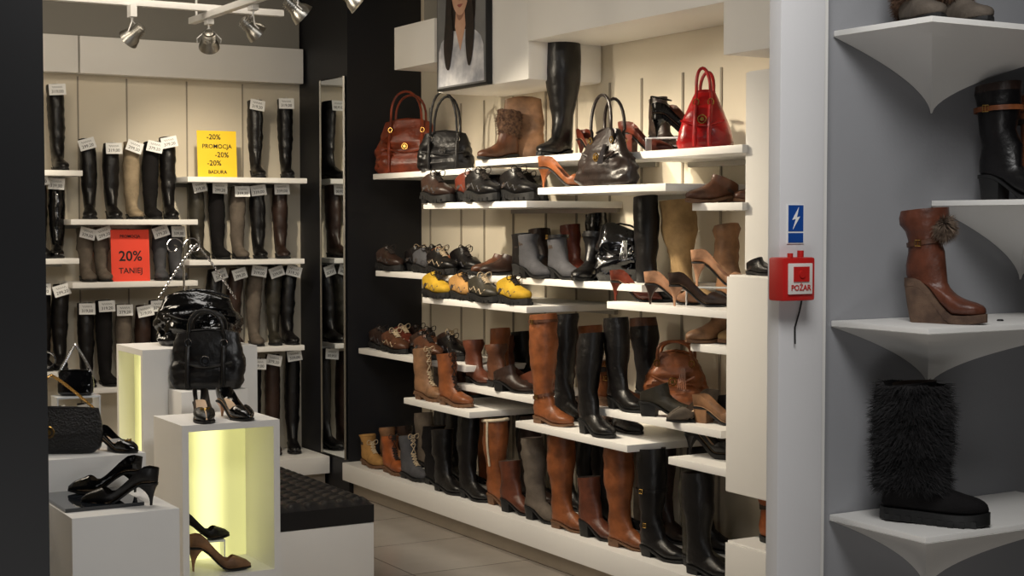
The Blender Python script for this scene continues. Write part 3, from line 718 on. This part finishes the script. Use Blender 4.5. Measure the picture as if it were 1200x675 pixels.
# platform boots
for px,X,h,v,o in [
 (433,3.62,34,-60,dict(up='wheat',H=.03,ts=.014,lace='pale',sole='tan',lug=True)),
 (446,3.82,38,-55,dict(up='tan',H=.03,ts=.014,lace='pale',sole='tan',lug=True)),
 (460,3.62,42,-60,dict(up='orange',H=.03,ts=.016,lace='dark',sole='tan',lug=True)),
 (470,3.84,40,-55,dict(up='dkbrown',H=.03,ts=.016,lace='dark',lug=True)),
 (483,3.62,50,-55,dict(up='grey',H=.03,ts=.014,lace='pale',lug=True)),
 (500,3.86,64,-55,dict(up='taupe',H=.03,ts=.014)),
 (505,3.62,68,-55,dict(up='blacksuede',H=.03,slouch=.08,sw=.064)),
 (526,3.62,72,-55,dict(up='black',H=.03,slouch=.06,sw=.062)),
 (522,3.86,80,-55,dict(up='black',H=.03)),
 (542,3.84,96,-55,dict(up='black',H=.03)),
 (550,3.62,98,-55,dict(up='black',H=.04)),
 (566,3.86,108,-55,dict(up='cognac',H=.03)),
 (578,3.62,108,-50,dict(up='cognac',H=.05,trim=True,sole='tan',sw=.066,extra='with cream fleece trim',side=0,lean=0)),
 (590,3.86,110,-50,dict(up='black',H=.04)),
 (603,3.62,60,-46,dict(up='chestnut',H=.06,pointy=True)),
 (612,3.86,116,-50,dict(up='black',H=.04)),
 (632,3.86,100,-50,dict(up='dkbrown',H=.04,slouch=.03)),
 (630,3.62,96,-48,dict(up='taupe',H=.06,slouch=.06,sw=.058)),
 (660,3.62,116,-48,dict(up='cognac',H=.03,sole='tan',sw=.068)),
 (660,3.88,112,-50,dict(up='black',H=.04)),
 (690,3.86,112,-50,dict(up='black',H=.04)),
 (694,3.62,70,-48,dict(up='chestnut',H=.07,pointy=True)),
 (716,3.86,110,-50,dict(up='black',H=.04)),
 (730,3.62,146,-44,dict(up='cognac',H=.03,sole='tan',sw=.068,pointy=True)),
 (752,3.88,130,-50,dict(up='taupe',H=.04)),
 (774,3.62,128,-48,dict(up='black',H=.04,sw=.066,straps=((.35,'black'),(-.9,'black')),extra='with buckled straps',side=0,lean=0)),
 (784,3.88,128,-50,dict(up='dkbrown',H=.04)),
 (806,3.63,122,-48,dict(up='olive',H=.04,slouch=.03,sw=.068)),
 (822,3.90,120,-50,dict(up='black',H=.04)),
 (838,3.63,122,-48,dict(up='black',H=.03,sw=.066)),
 ]:
    P=pt_X(px,X,.19); hh=h*proj(P)[2]/FPX
    if o['H']>.035: o['heel']='block'
    o.setdefault('sw',.060 if hh>.3 else .055)
    rw('knee_boot' if hh>.3 else 'ankle_boot','pl',px,X,h,v,**o)
for k in list(QU): relax(k)
shoe('ankle_boot',Vector((3.67,4.36,.366)),-60,'on low white cabinet block',up='orange',Ht=.172,H=.02,sw=.058,scale=.95)
shoe('low_shoe',Vector((3.605,4.40,1.356)),-60,'on narrow ledge of white cabinet',up='black',low=True,H=.02,ts=.01,scale=.62)
# ---------------------------------------------------------------- plinths with lit niches
def glow_mat(name,xc,axis,wd):
    m=mat(name,(228,228,160),.5,var=.03); nt=m.node_tree; b=nt.nodes['Principled BSDF']
    tc=nt.nodes.new('ShaderNodeTexCoord'); sp=nt.nodes.new('ShaderNodeSeparateXYZ'); nt.links.new(tc.outputs['Object'],sp.inputs[0])
    s=nt.nodes.new('ShaderNodeMath'); s.operation='SUBTRACT'; nt.links.new(sp.outputs[axis],s.inputs[0]); s.inputs[1].default_value=xc
    a=nt.nodes.new('ShaderNodeMath'); a.operation='ABSOLUTE'; nt.links.new(s.outputs[0],a.inputs[0])
    r=nt.nodes.new('ShaderNodeMapRange'); r.interpolation_type='SMOOTHERSTEP'; r.inputs[1].default_value=0; r.inputs[2].default_value=wd; r.inputs[3].default_value=1.5; r.inputs[4].default_value=.45
    nt.links.new(a.outputs[0],r.inputs[0]); nt.links.new(r.outputs[0],b.inputs['Emission Strength'])
    b.inputs['Emission Color'].default_value=lin((238,234,160)); return m
def plinth(x0,x1,y0,y1,z1,lab,niche=None,z0=0):
    r=ob('display_plinth',None,label=lab,cat='plinth'); t=.022
    if not niche:
        ob('plinth_body',G().bx((x0,y0,z0),(x1,y1,z1)).mesh('plinth_body',M_white,.003),r); return r
    zb0,axis=niche; g=G()
    if axis=='y':
        g.bx((x0,y0,0),(x0+t,y1,z1)); g.bx((x1-t,y0,0),(x1,y1,z1)); g.bx((x0+t,y0,z1-t),(x1-t,y1,z1)); g.bx((x0+t,y0,0),(x1-t,y1,zb0)); g.bx((x0+t,y1-t,zb0),(x1-t,y1,z1-t))
        pan=G().bx((x0+t,y1-t-.012,zb0+.001),(x1-t,y1-t-.002,z1-t-.001)); gm=glow_mat('backlit_acrylic',x0+(x1-x0)*.53,0,.09)
    else:
        g.bx((x0,y0,0),(x1,y0+t,z1)); g.bx((x0,y1-t,0),(x1,y1,z1)); g.bx((x0,y0+t,z1-t),(x1,y1-t,z1)); g.bx((x0,y0+t,0),(x1,y1-t,zb0)); g.bx((x1-t,y0+t,zb0),(x1,y1-t,z1-t))
        xm=x0+.06
        pan=G().bx((xm,y0+t,zb0+.001),(xm+.01,y1-t,z1-t-.001)); gm=glow_mat('backlit_acrylic_side',(y0+y1)/2,1,.12)
    ob('plinth_body',g.mesh('plinth_body',M_white),r); ob('lit_panel',pan.mesh('lit_panel',gm),r,label='glowing pale yellow acrylic panel')
    return r
P2x0,P2x1,P2y0,P2y1,P2z=1.59,1.93,4.86,5.165,.883
plinth(P2x0,P2x1,P2y0,P2y1,P2z,'white display cube with yellow lit niche holding shoes',(.375,'y'))
plinth(1.70,1.945,5.20,5.345,.955,'slim white riser block carrying a black handbag')
plinth(1.61,2.04,5.355,5.68,1.095,'tall white display plinth with lit side niche',(.70,'x'))
plinth(1.07,1.375,4.23,4.62,.735,'low white display plinth with pumps on dark glass')
plinth(.90,1.40,4.63,5.08,.84,'white display plinth carrying a sequinned bag')
ob('glass_plate',G().bx((1.075,4.32,.736),(1.30,4.61,.746)).mesh('glass_plate',M_dglass),label='dark glass plate lying on white plinth',cat='glass plate')
def pz(px,py,z): return on_Z(px,py,z)
GP='on white display plinth'
for px,py,v in [(236,491,-72),(268,489,-50)]:
    shoe('court_shoe',pz(px,py,P2z),v,GP,up='patent' if px>250 else 'black',H=.065,scale=.82,group='black court shoes on lit plinth',bow='gold' if px<250 else False,heelcol='nude',pointy=False)
rs=ob('acrylic_riser',None,label='small clear acrylic riser inside lit niche',cat='display riser',loc=(1.70,5.07,.376)); rs.rotation_euler=(0,0,-.1)
ob('riser_top',G().bx((-.075,-.03,.074),(.10,.03,.08)).mesh('riser_top',M_acr,.001),rs)
for xx in(-.072,.097): ob('riser_leg',G().bx((xx-.002,-.03,0),(xx+.002,.03,.074)).mesh('riser_leg',M_acr),rs)
shoe('court_shoe',Vector((1.69,5.07,.457)),26,'on riser inside lit display niche',up='black',H=.09,scale=.72)
shoe('court_shoe',Vector((1.70,4.945,.376)),12,'inside lit display niche',up='tan',H=.10,scale=.8,label='brown high-heeled court shoe inside lit display niche')
SHg='black pumps on dark glass plate'
shoe('court_shoe',pz(158,592,.735),182,'on low white plinth',up='black',H=.075,scale=.84,group=SHg)
shoe('court_shoe',pz(140,577,.747),184,'beside its pair on dark glass plate',up='patent',H=.075,scale=.82,group=SHg)
shoe('court_shoe',pz(66,562,.747),-60,'with gold ornament on dark glass plate',up='black',H=.05,scale=.66,bow='gold',heelcol='nude',pointy=False)
shoe('court_shoe',pz(126,528,.84),-28,GP,up='patent',H=.06,scale=.66,bow='gold',heelcol='nude',pointy=False)
handbag(Vector((1.855,5.48,1.096)),4,.30,.20,.15,'patent','slouchy black patent handbag with silver chain strap on plinth',top=.80,hh=0,kind='hobo',chain=.20,metal=M_chrome,seed=20,amp=.42,droop=.03,crest=False)
handbag(Vector((1.822,5.272,.956)),2,.26,.205,.10,'black','black leather tote with belted handles on riser block',top=.84,hh=.075,metal=M_chrome,seed=23,amp=.2,droop=.01)
m_seq=mat('black_sequins',(24,24,26),.2,bump=1.0,bscale=160,var=.6,vscale=150); MC['seq_leather']=m_seq; COLS['seq']=('black sequin',(24,24,26),.2,'l')
handbag(Vector((1.15,4.77,.841)),2,.29,.135,.06,'seq','wide black sequinned flap bag with gold chain strap',top=.98,hh=0,kind='flap',chain=.11,metal=M_gold,seed=26,amp=.03)
rs=ob('acrylic_riser',None,label='clear acrylic riser carrying small black bag',cat='display riser',loc=(1.275,4.97,.841))
ob('riser_top',G().bx((-.07,-.04,.144),(.07,.04,.15)).mesh('riser_top',M_acr,.001),rs)
for xx in(-.067,.067): ob('riser_leg',G().bx((xx-.002,-.04,0),(xx+.002,.04,.144)).mesh('riser_leg',M_acr),rs)
handbag(Vector((1.275,4.97,.992)),6,.11,.075,.045,'patent','small black evening bag with chrome chain handle',top=.9,hh=0,kind='flap',chain=.09,metal=M_chrome,seed=28,amp=.05,crest=False)
def stand(loc,h,lab):
    r=ob('bag_display_stand',None,label=lab,cat='display stand',loc=loc)
    g=G().disc((0,0,0),(0,0,1),.035,.006,28); ob('base',g.mesh('base',M_chrome),r)
    g=G().tube([(0,0,.005),(0,0,h*.5),(0,0,h)],.004,8); ob('pole',g.mesh('pole',M_chrome),r)
    for s in(-1,1):
        g=G(); pts=[]
        for i in range(26):
            a=i/25*7.5; q=.038*(1-i/30); pts.append((s*(.038-q*math.cos(a)),0,h+q*math.sin(a)))
        g.tube(pts,.0026,6); ob('scroll_hook',g.mesh('scroll_hook',M_chrome),r)
stand(Vector((1.855,5.63,1.096)),.36,'chrome stand with scroll hooks holding chain bag')
stand(Vector((1.13,4.90,.841)),.27,'chrome stand with scroll hooks behind sequinned bag')
r=ob('price_card',G().box((0,0,.018),(.05,.002,.036)).mesh('price_card',M_card),label='small white price card beside sequinned bag',cat='price card',loc=Vector((1.33,4.72,.841)))
# ---------------------------------------------------------------- bench
r=ob('bench',None,label='low bench with black quilted cushion and white base',cat='bench')
bx0,bx1,by0,by1=1.98,2.73,5.82,7.02
ob('bench_base',G().bx((bx0,by0,0),(bx1,by1,.29)).mesh('bench_base',M_white,.005),r)
g=G(); nx,ny=60,96; V=[];F=[]
for j in range(ny+1):
    for i in range(nx+1):
        x=bx0+(bx1-bx0)*i/nx; y=by0+(by1-by0)*j/ny
        e=min(i,nx-i)/3; e2=min(j,ny-j)/3; ed=min(1,e)**.5*min(1,e2)**.5
        q=abs(math.sin((i/nx)*math.pi*10))*abs(math.sin((j/ny)*math.pi*16)); V.append((x,y,.365+.018*ed+.014*q**.45*ed))
for j in range(ny):
    for i in range(nx):
        a=j*(nx+1)+i; F.append((a,a+1,a+nx+2,a+nx+1))
g.add(V,F); g.bx((bx0,by0,.291),(bx1,by1,.366)); ob('seat_cushion',g.mesh('seat_cushion',mat('black_vinyl',(24,24,27),.3,bump=.05,var=.15),ang=.9),r)
# ---------------------------------------------------------------- sculpted shelves
def sculpt_shelf(xc,z,lab,drop=.17,wd=.34,dp=.335):
    r=ob('sculpted_shelf',None,label=lab,cat='shelf',group='sculpted white shelves',loc=(xc,2.949,z))
    g=G(); g.bx((-wd,-dp,-.014),(wd,-.001,0)); ob('shelf_top',g.mesh('shelf_top',M_white,.002),r)
    g=G(); R=[]
    for i in range(21):
        f=(i/20)**1.3; s=(1-f)**1.7
        w=wd*s+.002; d=dp*s+.002; zz=-.0145-drop*f
        pts=[]; co=[(-w,0),(-w,-d),(w,-d),(w,0)]
        for a in range(3):
            p,q=co[a],co[a+1]
            for k in range(8):
                h=k/8; px=p[0]+(q[0]-p[0])*h; py=p[1]+(q[1]-p[1])*h; b=.10*math.sin(math.pi*h)*math.sin(math.pi*f)
                pts.append((px*(1-b),py*(1-b)-.001,zz))
        pts.append((w,-.001,zz)); R.append(pts)
    g.loft(R); ob('shelf_underside',g.mesh('shelf_underside',M_white,ang=.5),r); return r
sculpt_shelf(3.0,2.03,'white sculpted shelf with hollow pyramid underside holding boots',.18)
sculpt_shelf(3.0,1.30,'white sculpted shelf holding brown wedge boot')
sculpt_shelf(3.0,.805,'white sculpted shelf holding black furry boot',.22)
sculpt_shelf(3.345,1.606,'white sculpted shelf holding dark boots',.20)
shoe('wedge_boot',pz(1089,378,1.30),-40,'on sculpted white shelf',scale=.80,label='brown leather wedge ankle boot with grey fur tuft',Ht=.280,H=.135,ts=.024,heel='wedge',sole='wedge',up='chestnut',sw=.074,straps=((-.4,'brown'),),cuff=('grey',.25,.335,.026,1200,'tuft'))
fr=pz(1070,611,.805)
shoe('ankle_boot',fr,-26,'',scale=1.0,label='black winter boot covered in shaggy black fur',Ht=.345,H=.032,ts=.028,sole='black',up='blacksuede',sw=.074,lug=True,slouch=.02,cuff=('black',.085,.345,.032,7500,'column'))
shoe('ankle_boot',Vector((2.79,2.80,2.03)),-85,'on highest sculpted shelf',scale=.9,Ht=.17,H=.02,up='taupe',sw=.06,cuff=('brown',.05,.17,.022,2200),extra='with shaggy fur')
shoe('ankle_boot',Vector((2.91,2.79,2.03)),-75,'on highest sculpted shelf',scale=.9,Ht=.17,H=.02,up='taupe',sw=.06,cuff=('brown',.05,.17,.022,2200),extra='with shaggy fur')
shoe('knee_boot',Vector((3.125,2.81,1.606)),-50,'on sculpted side shelf',scale=.92,Ht=.30,H=.07,heel='block',up='black',two=('dkbrown',.45),sw=.064,straps=((.35,'cognac'),),slouch=.05,label='black boot with brown shaft on sculpted white shelf')
shoe('knee_boot',Vector((3.27,2.80,1.606)),-40,'on sculpted side shelf',scale=.92,Ht=.28,H=.07,heel='block',up='cognac',sw=.06,straps=((.5,'dkbrown'),(.1,'dkbrown')),slouch=.05,label='cognac strapped boot on sculpted white shelf')
for i,(px,py) in enumerate([(1118,379),(1172,376)]):
    ob('security_tag',G().disc((0,0,0),(0,0,1),.009,.004,18,r2=.007).mesh('security_tag',M_rub,.001),label='small round black security tag on white shelf',cat='security tag',loc=pz(px,py,1.3005))
# ---------------------------------------------------------------- alarm and sign on pillar
M_red=mat('red_plastic',(190,34,30),.4,var=.05)
r=ob('fire_alarm_call_point',None,label='red fire alarm call point with white front on pillar',cat='fire alarm',loc=(2.446,2.879,1.413))
g=G().bx((-.050,-.055,-.052),(.050,-.001,.052)); ob('housing',g.mesh('housing',M_red,.006),r)
g=G().bx((-.036,-.060,-.036),(.038,-.0552,.038)); ob('front_plate',g.mesh('front_plate',mat('offwhite_plastic',(222,216,210),.4,var=.03),.002),r)
g=G().bx((-.022,-.0625,-.006),(.026,-.0603,.030)); g.disc((.002,-.0625,.012),(0,-1,0),.009,.003,16); ob('press_panel',g.mesh('press_panel',M_red),r)
text_ob('printed_text','POŻAR',.019,M_red,r,(.001,-.0612,-.021),(math.pi/2,0,0),.0003)
g=G().tube([(.03,-.03,-.052),(.032,-.02,-.08),(.030,-.006,-.12),(.031,-.006,-.16)],.0022,6); ob('cable',g.mesh('cable',M_rub),r)
for cc,rr_,hh_ in (((-.02,-.045,.052),.007,.010),((.025,-.03,.052),.008,.016)):
    g=G().disc(cc,(0,0,1),rr_,hh_,14); ob('cap',g.mesh('cap',M_red),r)
r=ob('hazard_sign',None,label='blue and white electrical hazard sign on pillar',cat='sign',loc=(2.480,2.8795,1.545))
ob('sign_plate',G().bx((-.026,-.002,-.048),(.026,-.0002,.048)).mesh('sign_plate',M_card),r)
ob('blue_field',G().bx((-.0235,-.003,-.018),(.0235,-.0022,.0455)).mesh('blue_field',mat('sign_blue',(24,72,150),.4,var=.03)),r)
g=G(); pts=[(.008,.040),(-.012,.010),(-.001,.012),(-.010,-.013),(.012,.018),(.002,.016)]
g.add([(x,-.0042,z) for x,z in pts]+[(x,-.0031,z) for x,z in pts],[tuple(range(6)),tuple(range(6,12))]+[(i,(i+1)%6,6+(i+1)%6,6+i) for i in range(6)])
ob('lightning_symbol',g.mesh('lightning_symbol',M_card),r)
ob('blue_band',G().bx((-.0235,-.003,-.0455),(.0235,-.0022,-.022)).mesh('blue_band',MC['sign_blue']),r)
# ---------------------------------------------------------------- poster
XP=3.60
A=pt_X(512,XP,2.4); B=pt_X(571,XP,2.4); yc=(A.y+B.y)/2; pw=(A.y-B.y)
r=ob('poster',None,label='framed portrait poster of dark-haired person in white shirt',cat='poster',loc=(XP,yc,2.205)); r.rotation_euler=(0,0,-math.pi/2)
ph=.70
ob('poster_panel',G().bx((-pw/2,0,0),(pw/2,.028,ph)).mesh('poster_panel',M_frame,.003),r)
ob('printed_background',G().bx((-pw/2+.012,-.003,.012),(pw/2-.012,-.0005,ph-.012)).mesh('printed_background',mat('poster_grey',(96,98,102),.5,rgb2=(132,132,132),vscale=3)),r)
UPS=.062
def flat(name,pts,m,d,k=1.5):
    n=len(pts); q=[(x*k,(z+UPS if z>.03 else z)) for x,z in pts]; g=G(); g.add([(x,-d,z) for x,z in q]+[(x,-d+.001,z) for x,z in q],[tuple(range(n)),tuple(range(n,2*n))]+[(i,(i+1)%n,n+(i+1)%n,n+i) for i in range(n)])
    me=g.mesh(name,m); ob(name,me,r)
def crv(pts,k=5):
    out=[]; N=len(pts)
    for i in range(N):
        p0,p1,p2,p3=[Vector(pts[(i+j-1)%N]) for j in range(4)]
        for t in [a/k for a in range(k)]:
            v=.5*((2*p1)+(p2-p0)*t+(2*p0-5*p1+4*p2-p3)*t*t+(3*p1-p0-3*p2+p3)*t**3); out.append((v.x,v.y))
    return out
H_=mat('poster_hair',(42,29,24),.5,rgb2=(20,14,12),vscale=30); S_=mat('poster_skin',(196,150,124),.5,rgb2=(212,170,144),vscale=12)
SD_=mat('poster_shade',(160,116,94),.5,var=.15)
flat('printed_shirt',[(-.155,.02),(.155,.02),(.152,.13),(.135,.175),(.10,.205),(.05,.228),(0,.232),(-.05,.228),(-.10,.205),(-.135,.175),(-.152,.13)],mat('poster_white',(220,220,224),.5,rgb2=(160,163,174),vscale=11),.0045)
flat('printed_hair',crv([(-.08,.56),(0,.60),(.08,.56),(.098,.42),(.09,.25),(0,.22),(-.09,.25),(-.098,.42)]),H_,.0056)
flat('printed_neck',[(-.028,.33),(.028,.33),(.036,.24),(.0,.12),(-.036,.24)],S_,.0067)
flat('printed_neck_shadow',crv([(-.028,.325),(.028,.325),(.02,.285),(-.01,.27)]),SD_,.0073)
flat('printed_face',crv([(0,.49),(.05,.455),(.055,.39),(.044,.335),(.018,.297),(-.014,.297),(-.042,.335),(-.055,.39),(-.05,.455)]),S_,.0080)
flat('printed_hair_lock',crv([(-.015,.52),(-.06,.50),(-.09,.40),(-.102,.26),(-.112,.15),(-.10,.06),(-.078,.035),(-.060,.10),(-.046,.20),(-.056,.33),(-.048,.42),(-.03,.47)]),H_,.0092)
flat('printed_hair_lock',crv([(-.02,.52),(.042,.50),(.075,.40),(.095,.27),(.092,.16),(.078,.07),(.06,.04),(.045,.09),(.038,.20),(.050,.32),(.048,.40),(.02,.475)]),H_,.0092)
for s in(-1,1):
    flat('printed_eye',crv([(s*.012,.408),(s*.022,.413),(s*.034,.408),(s*.022,.404)],4),H_,.0090)
    flat('printed_eyebrow',crv([(s*.010,.428),(s*.024,.434),(s*.038,.426),(s*.024,.430)],3),H_,.0090)
flat('printed_nose',crv([(-.008,.366),(.008,.366),(.004,.376),(.002,.40),(-.002,.376)],3),SD_,.0090)
flat('printed_lips',crv([(-.018,.343),(-.006,.346),(.006,.346),(.018,.343),(0,.330)]),mat('poster_lip',(158,84,78),.5,var=.1),.0090)
# ---------------------------------------------------------------- spotlights and track
M_trk=mat('white_track',(215,215,215),.4,var=.03); M_lens=mat('lamp_glow',(255,236,205),.4,emit=6)
def track(a,b,nm='lighting_track'):
    return ob(nm,G().bx(a,b).mesh(nm,M_trk,.003),label='white ceiling lighting track with spotlights',cat='lighting track')
TZ=2.555
track((2.545,5.3,TZ),(2.585,7.62,TZ+.032)); track((.9,7.33,TZ+.033),(2.95,7.37,TZ+.065)); track((.9,6.55,TZ+.033),(2.95,6.59,TZ+.065))
for (x,y,z) in [(2.565,5.5,TZ+.0325),(2.565,7.55,TZ+.0325),(1.5,7.35,TZ+.0655),(1.5,6.57,TZ+.0655)]:
    ob('track_hanger',G().tube([(x,y,z),(x,y,ZC)],.006,8).mesh('track_hanger',M_trk),label='thin white ceiling rod holding lighting track',cat='track hanger')
def spot(px,py,aim,energy=60,z=2.44):
    P=on_Z(px,py,z); aim=Vector(aim); d=(aim-P).normalized(); S=.86
    r=ob('spotlight',None,label='chrome track spotlight hanging from white ceiling track',cat='spotlight',group='track spotlights',loc=P)
    r.scale=(S,S,S)
    rot=d.to_track_quat('Z','Y').to_matrix(); N=24
    prof=[(-.085,.012),(-.08,.026),(-.05,.032),(-.02,.036),(.0,.05),(.03,.06),(.035,.061)]
    R=[[rot@Vector((q*math.cos(2*math.pi*k/N),q*math.sin(2*math.pi*k/N),a)) for k in range(N)] for a,q in prof]
    R2=[[rot@Vector((q*math.cos(2*math.pi*k/N),q*math.sin(2*math.pi*k/N),a)) for k in range(N)] for a,q in [(.035,.061),(.034,.054),(.005,.035)]]
    g=G(); g.loft(R,True,False); g.loft(R2,False,False)
    for k in range(5): g.tube([rot@Vector((.037*math.cos(2*math.pi*j/16),.037*math.sin(2*math.pi*j/16),-.07+k*.012)) for j in range(16)],.002,5,closed=True)
    ob('lamp_housing',g.mesh('lamp_housing',M_steel,ang=.9),r)
    g=G(); g.disc(rot@Vector((0,0,.006)),rot@Vector((0,0,1)),.035,.004,24); ob('lamp_lens',g.mesh('lamp_lens',M_lens),r)
    g=G(); h=(TZ-z)/S; onX=abs(P.x-2.565)<.06
    g.tube([rot@Vector((-.066,0,0)),rot@Vector((-.068,0,-.03)),Vector((0,0,.085)),rot@Vector((.068,0,-.03)),rot@Vector((.066,0,0))],.004,6)
    g.tube([(0,0,.08),(0,0,h-.025)],.006,8); g.bx((-.018,-.035,h-.03),(.018,.035,h-.001 if onX else h+.036)); ob('mounting_arm',g.mesh('mounting_arm',M_trk),r)
    ld=bpy.data.lights.new('spot_lamp','SPOT'); ld.energy=energy; ld.spot_size=1.3; ld.spot_blend=.95; ld.color=(1,.87,.67); ld.shadow_soft_size=.03
    lo=bpy.data.objects.new('spot_lamp',ld); COLL.objects.link(lo); lo.location=P+d*.05; lo.rotation_euler=d.to_track_quat('-Z','Y').to_euler()
spot(155,42,(1.2,8.6,1.3),62); spot(245,50,(3.0,8.6,1.4),56); spot(297,35,(4.0,6.9,1.3),95); spot(350,13,(4.0,5.9,1.2),115); spot(415,-2,(4.0,5.0,1.2),120)
# ---------------------------------------------------------------- area lights added as unseen fill, no fixtures behind them
def area(loc,aim,sx,sy,e,col):
    ld=bpy.data.lights.new('fill_light','AREA'); ld.shape='RECTANGLE'; ld.size=sx; ld.size_y=sy; ld.energy=e; ld.color=col
    o=bpy.data.objects.new('fill_light',ld); COLL.objects.link(o); o.location=loc; d=Vector(aim)-Vector(loc); o.rotation_euler=d.to_track_quat('-Z','Y').to_euler(); return o
W=(1,.87,.69)
area((1.4,6.0,2.93),(4.0,6.0,.5),.3,3.0,48,W)  # added wall wash, placed to reach under the right wall shelves
area((1.8,7.0,2.93),(1.8,8.6,1.0),2.2,.3,12,W)
area((1.6,5.0,2.95),(1.6,5.0,0),.8,.8,13,(1,.95,.88))
area((1.5,1.5,3.1),(2.55,2.95,1.5),.9,.7,36,(1,.985,.96))  # added corridor fill to brighten the pillar and front wall
area((.9,.9,.4),(2.8,2.9,1.5),.9,.6,8,(1,.98,.96))  # added low fill aimed upward to brighten the sculpted shelf undersides
w=bpy.data.worlds.new('world'); SC.world=w; w.use_nodes=True; w.node_tree.nodes['Background'].inputs[0].default_value=(.58,.58,.6,1); w.node_tree.nodes['Background'].inputs[1].default_value=.025
try:
    SC.view_settings.view_transform='Standard'
except Exception: pass
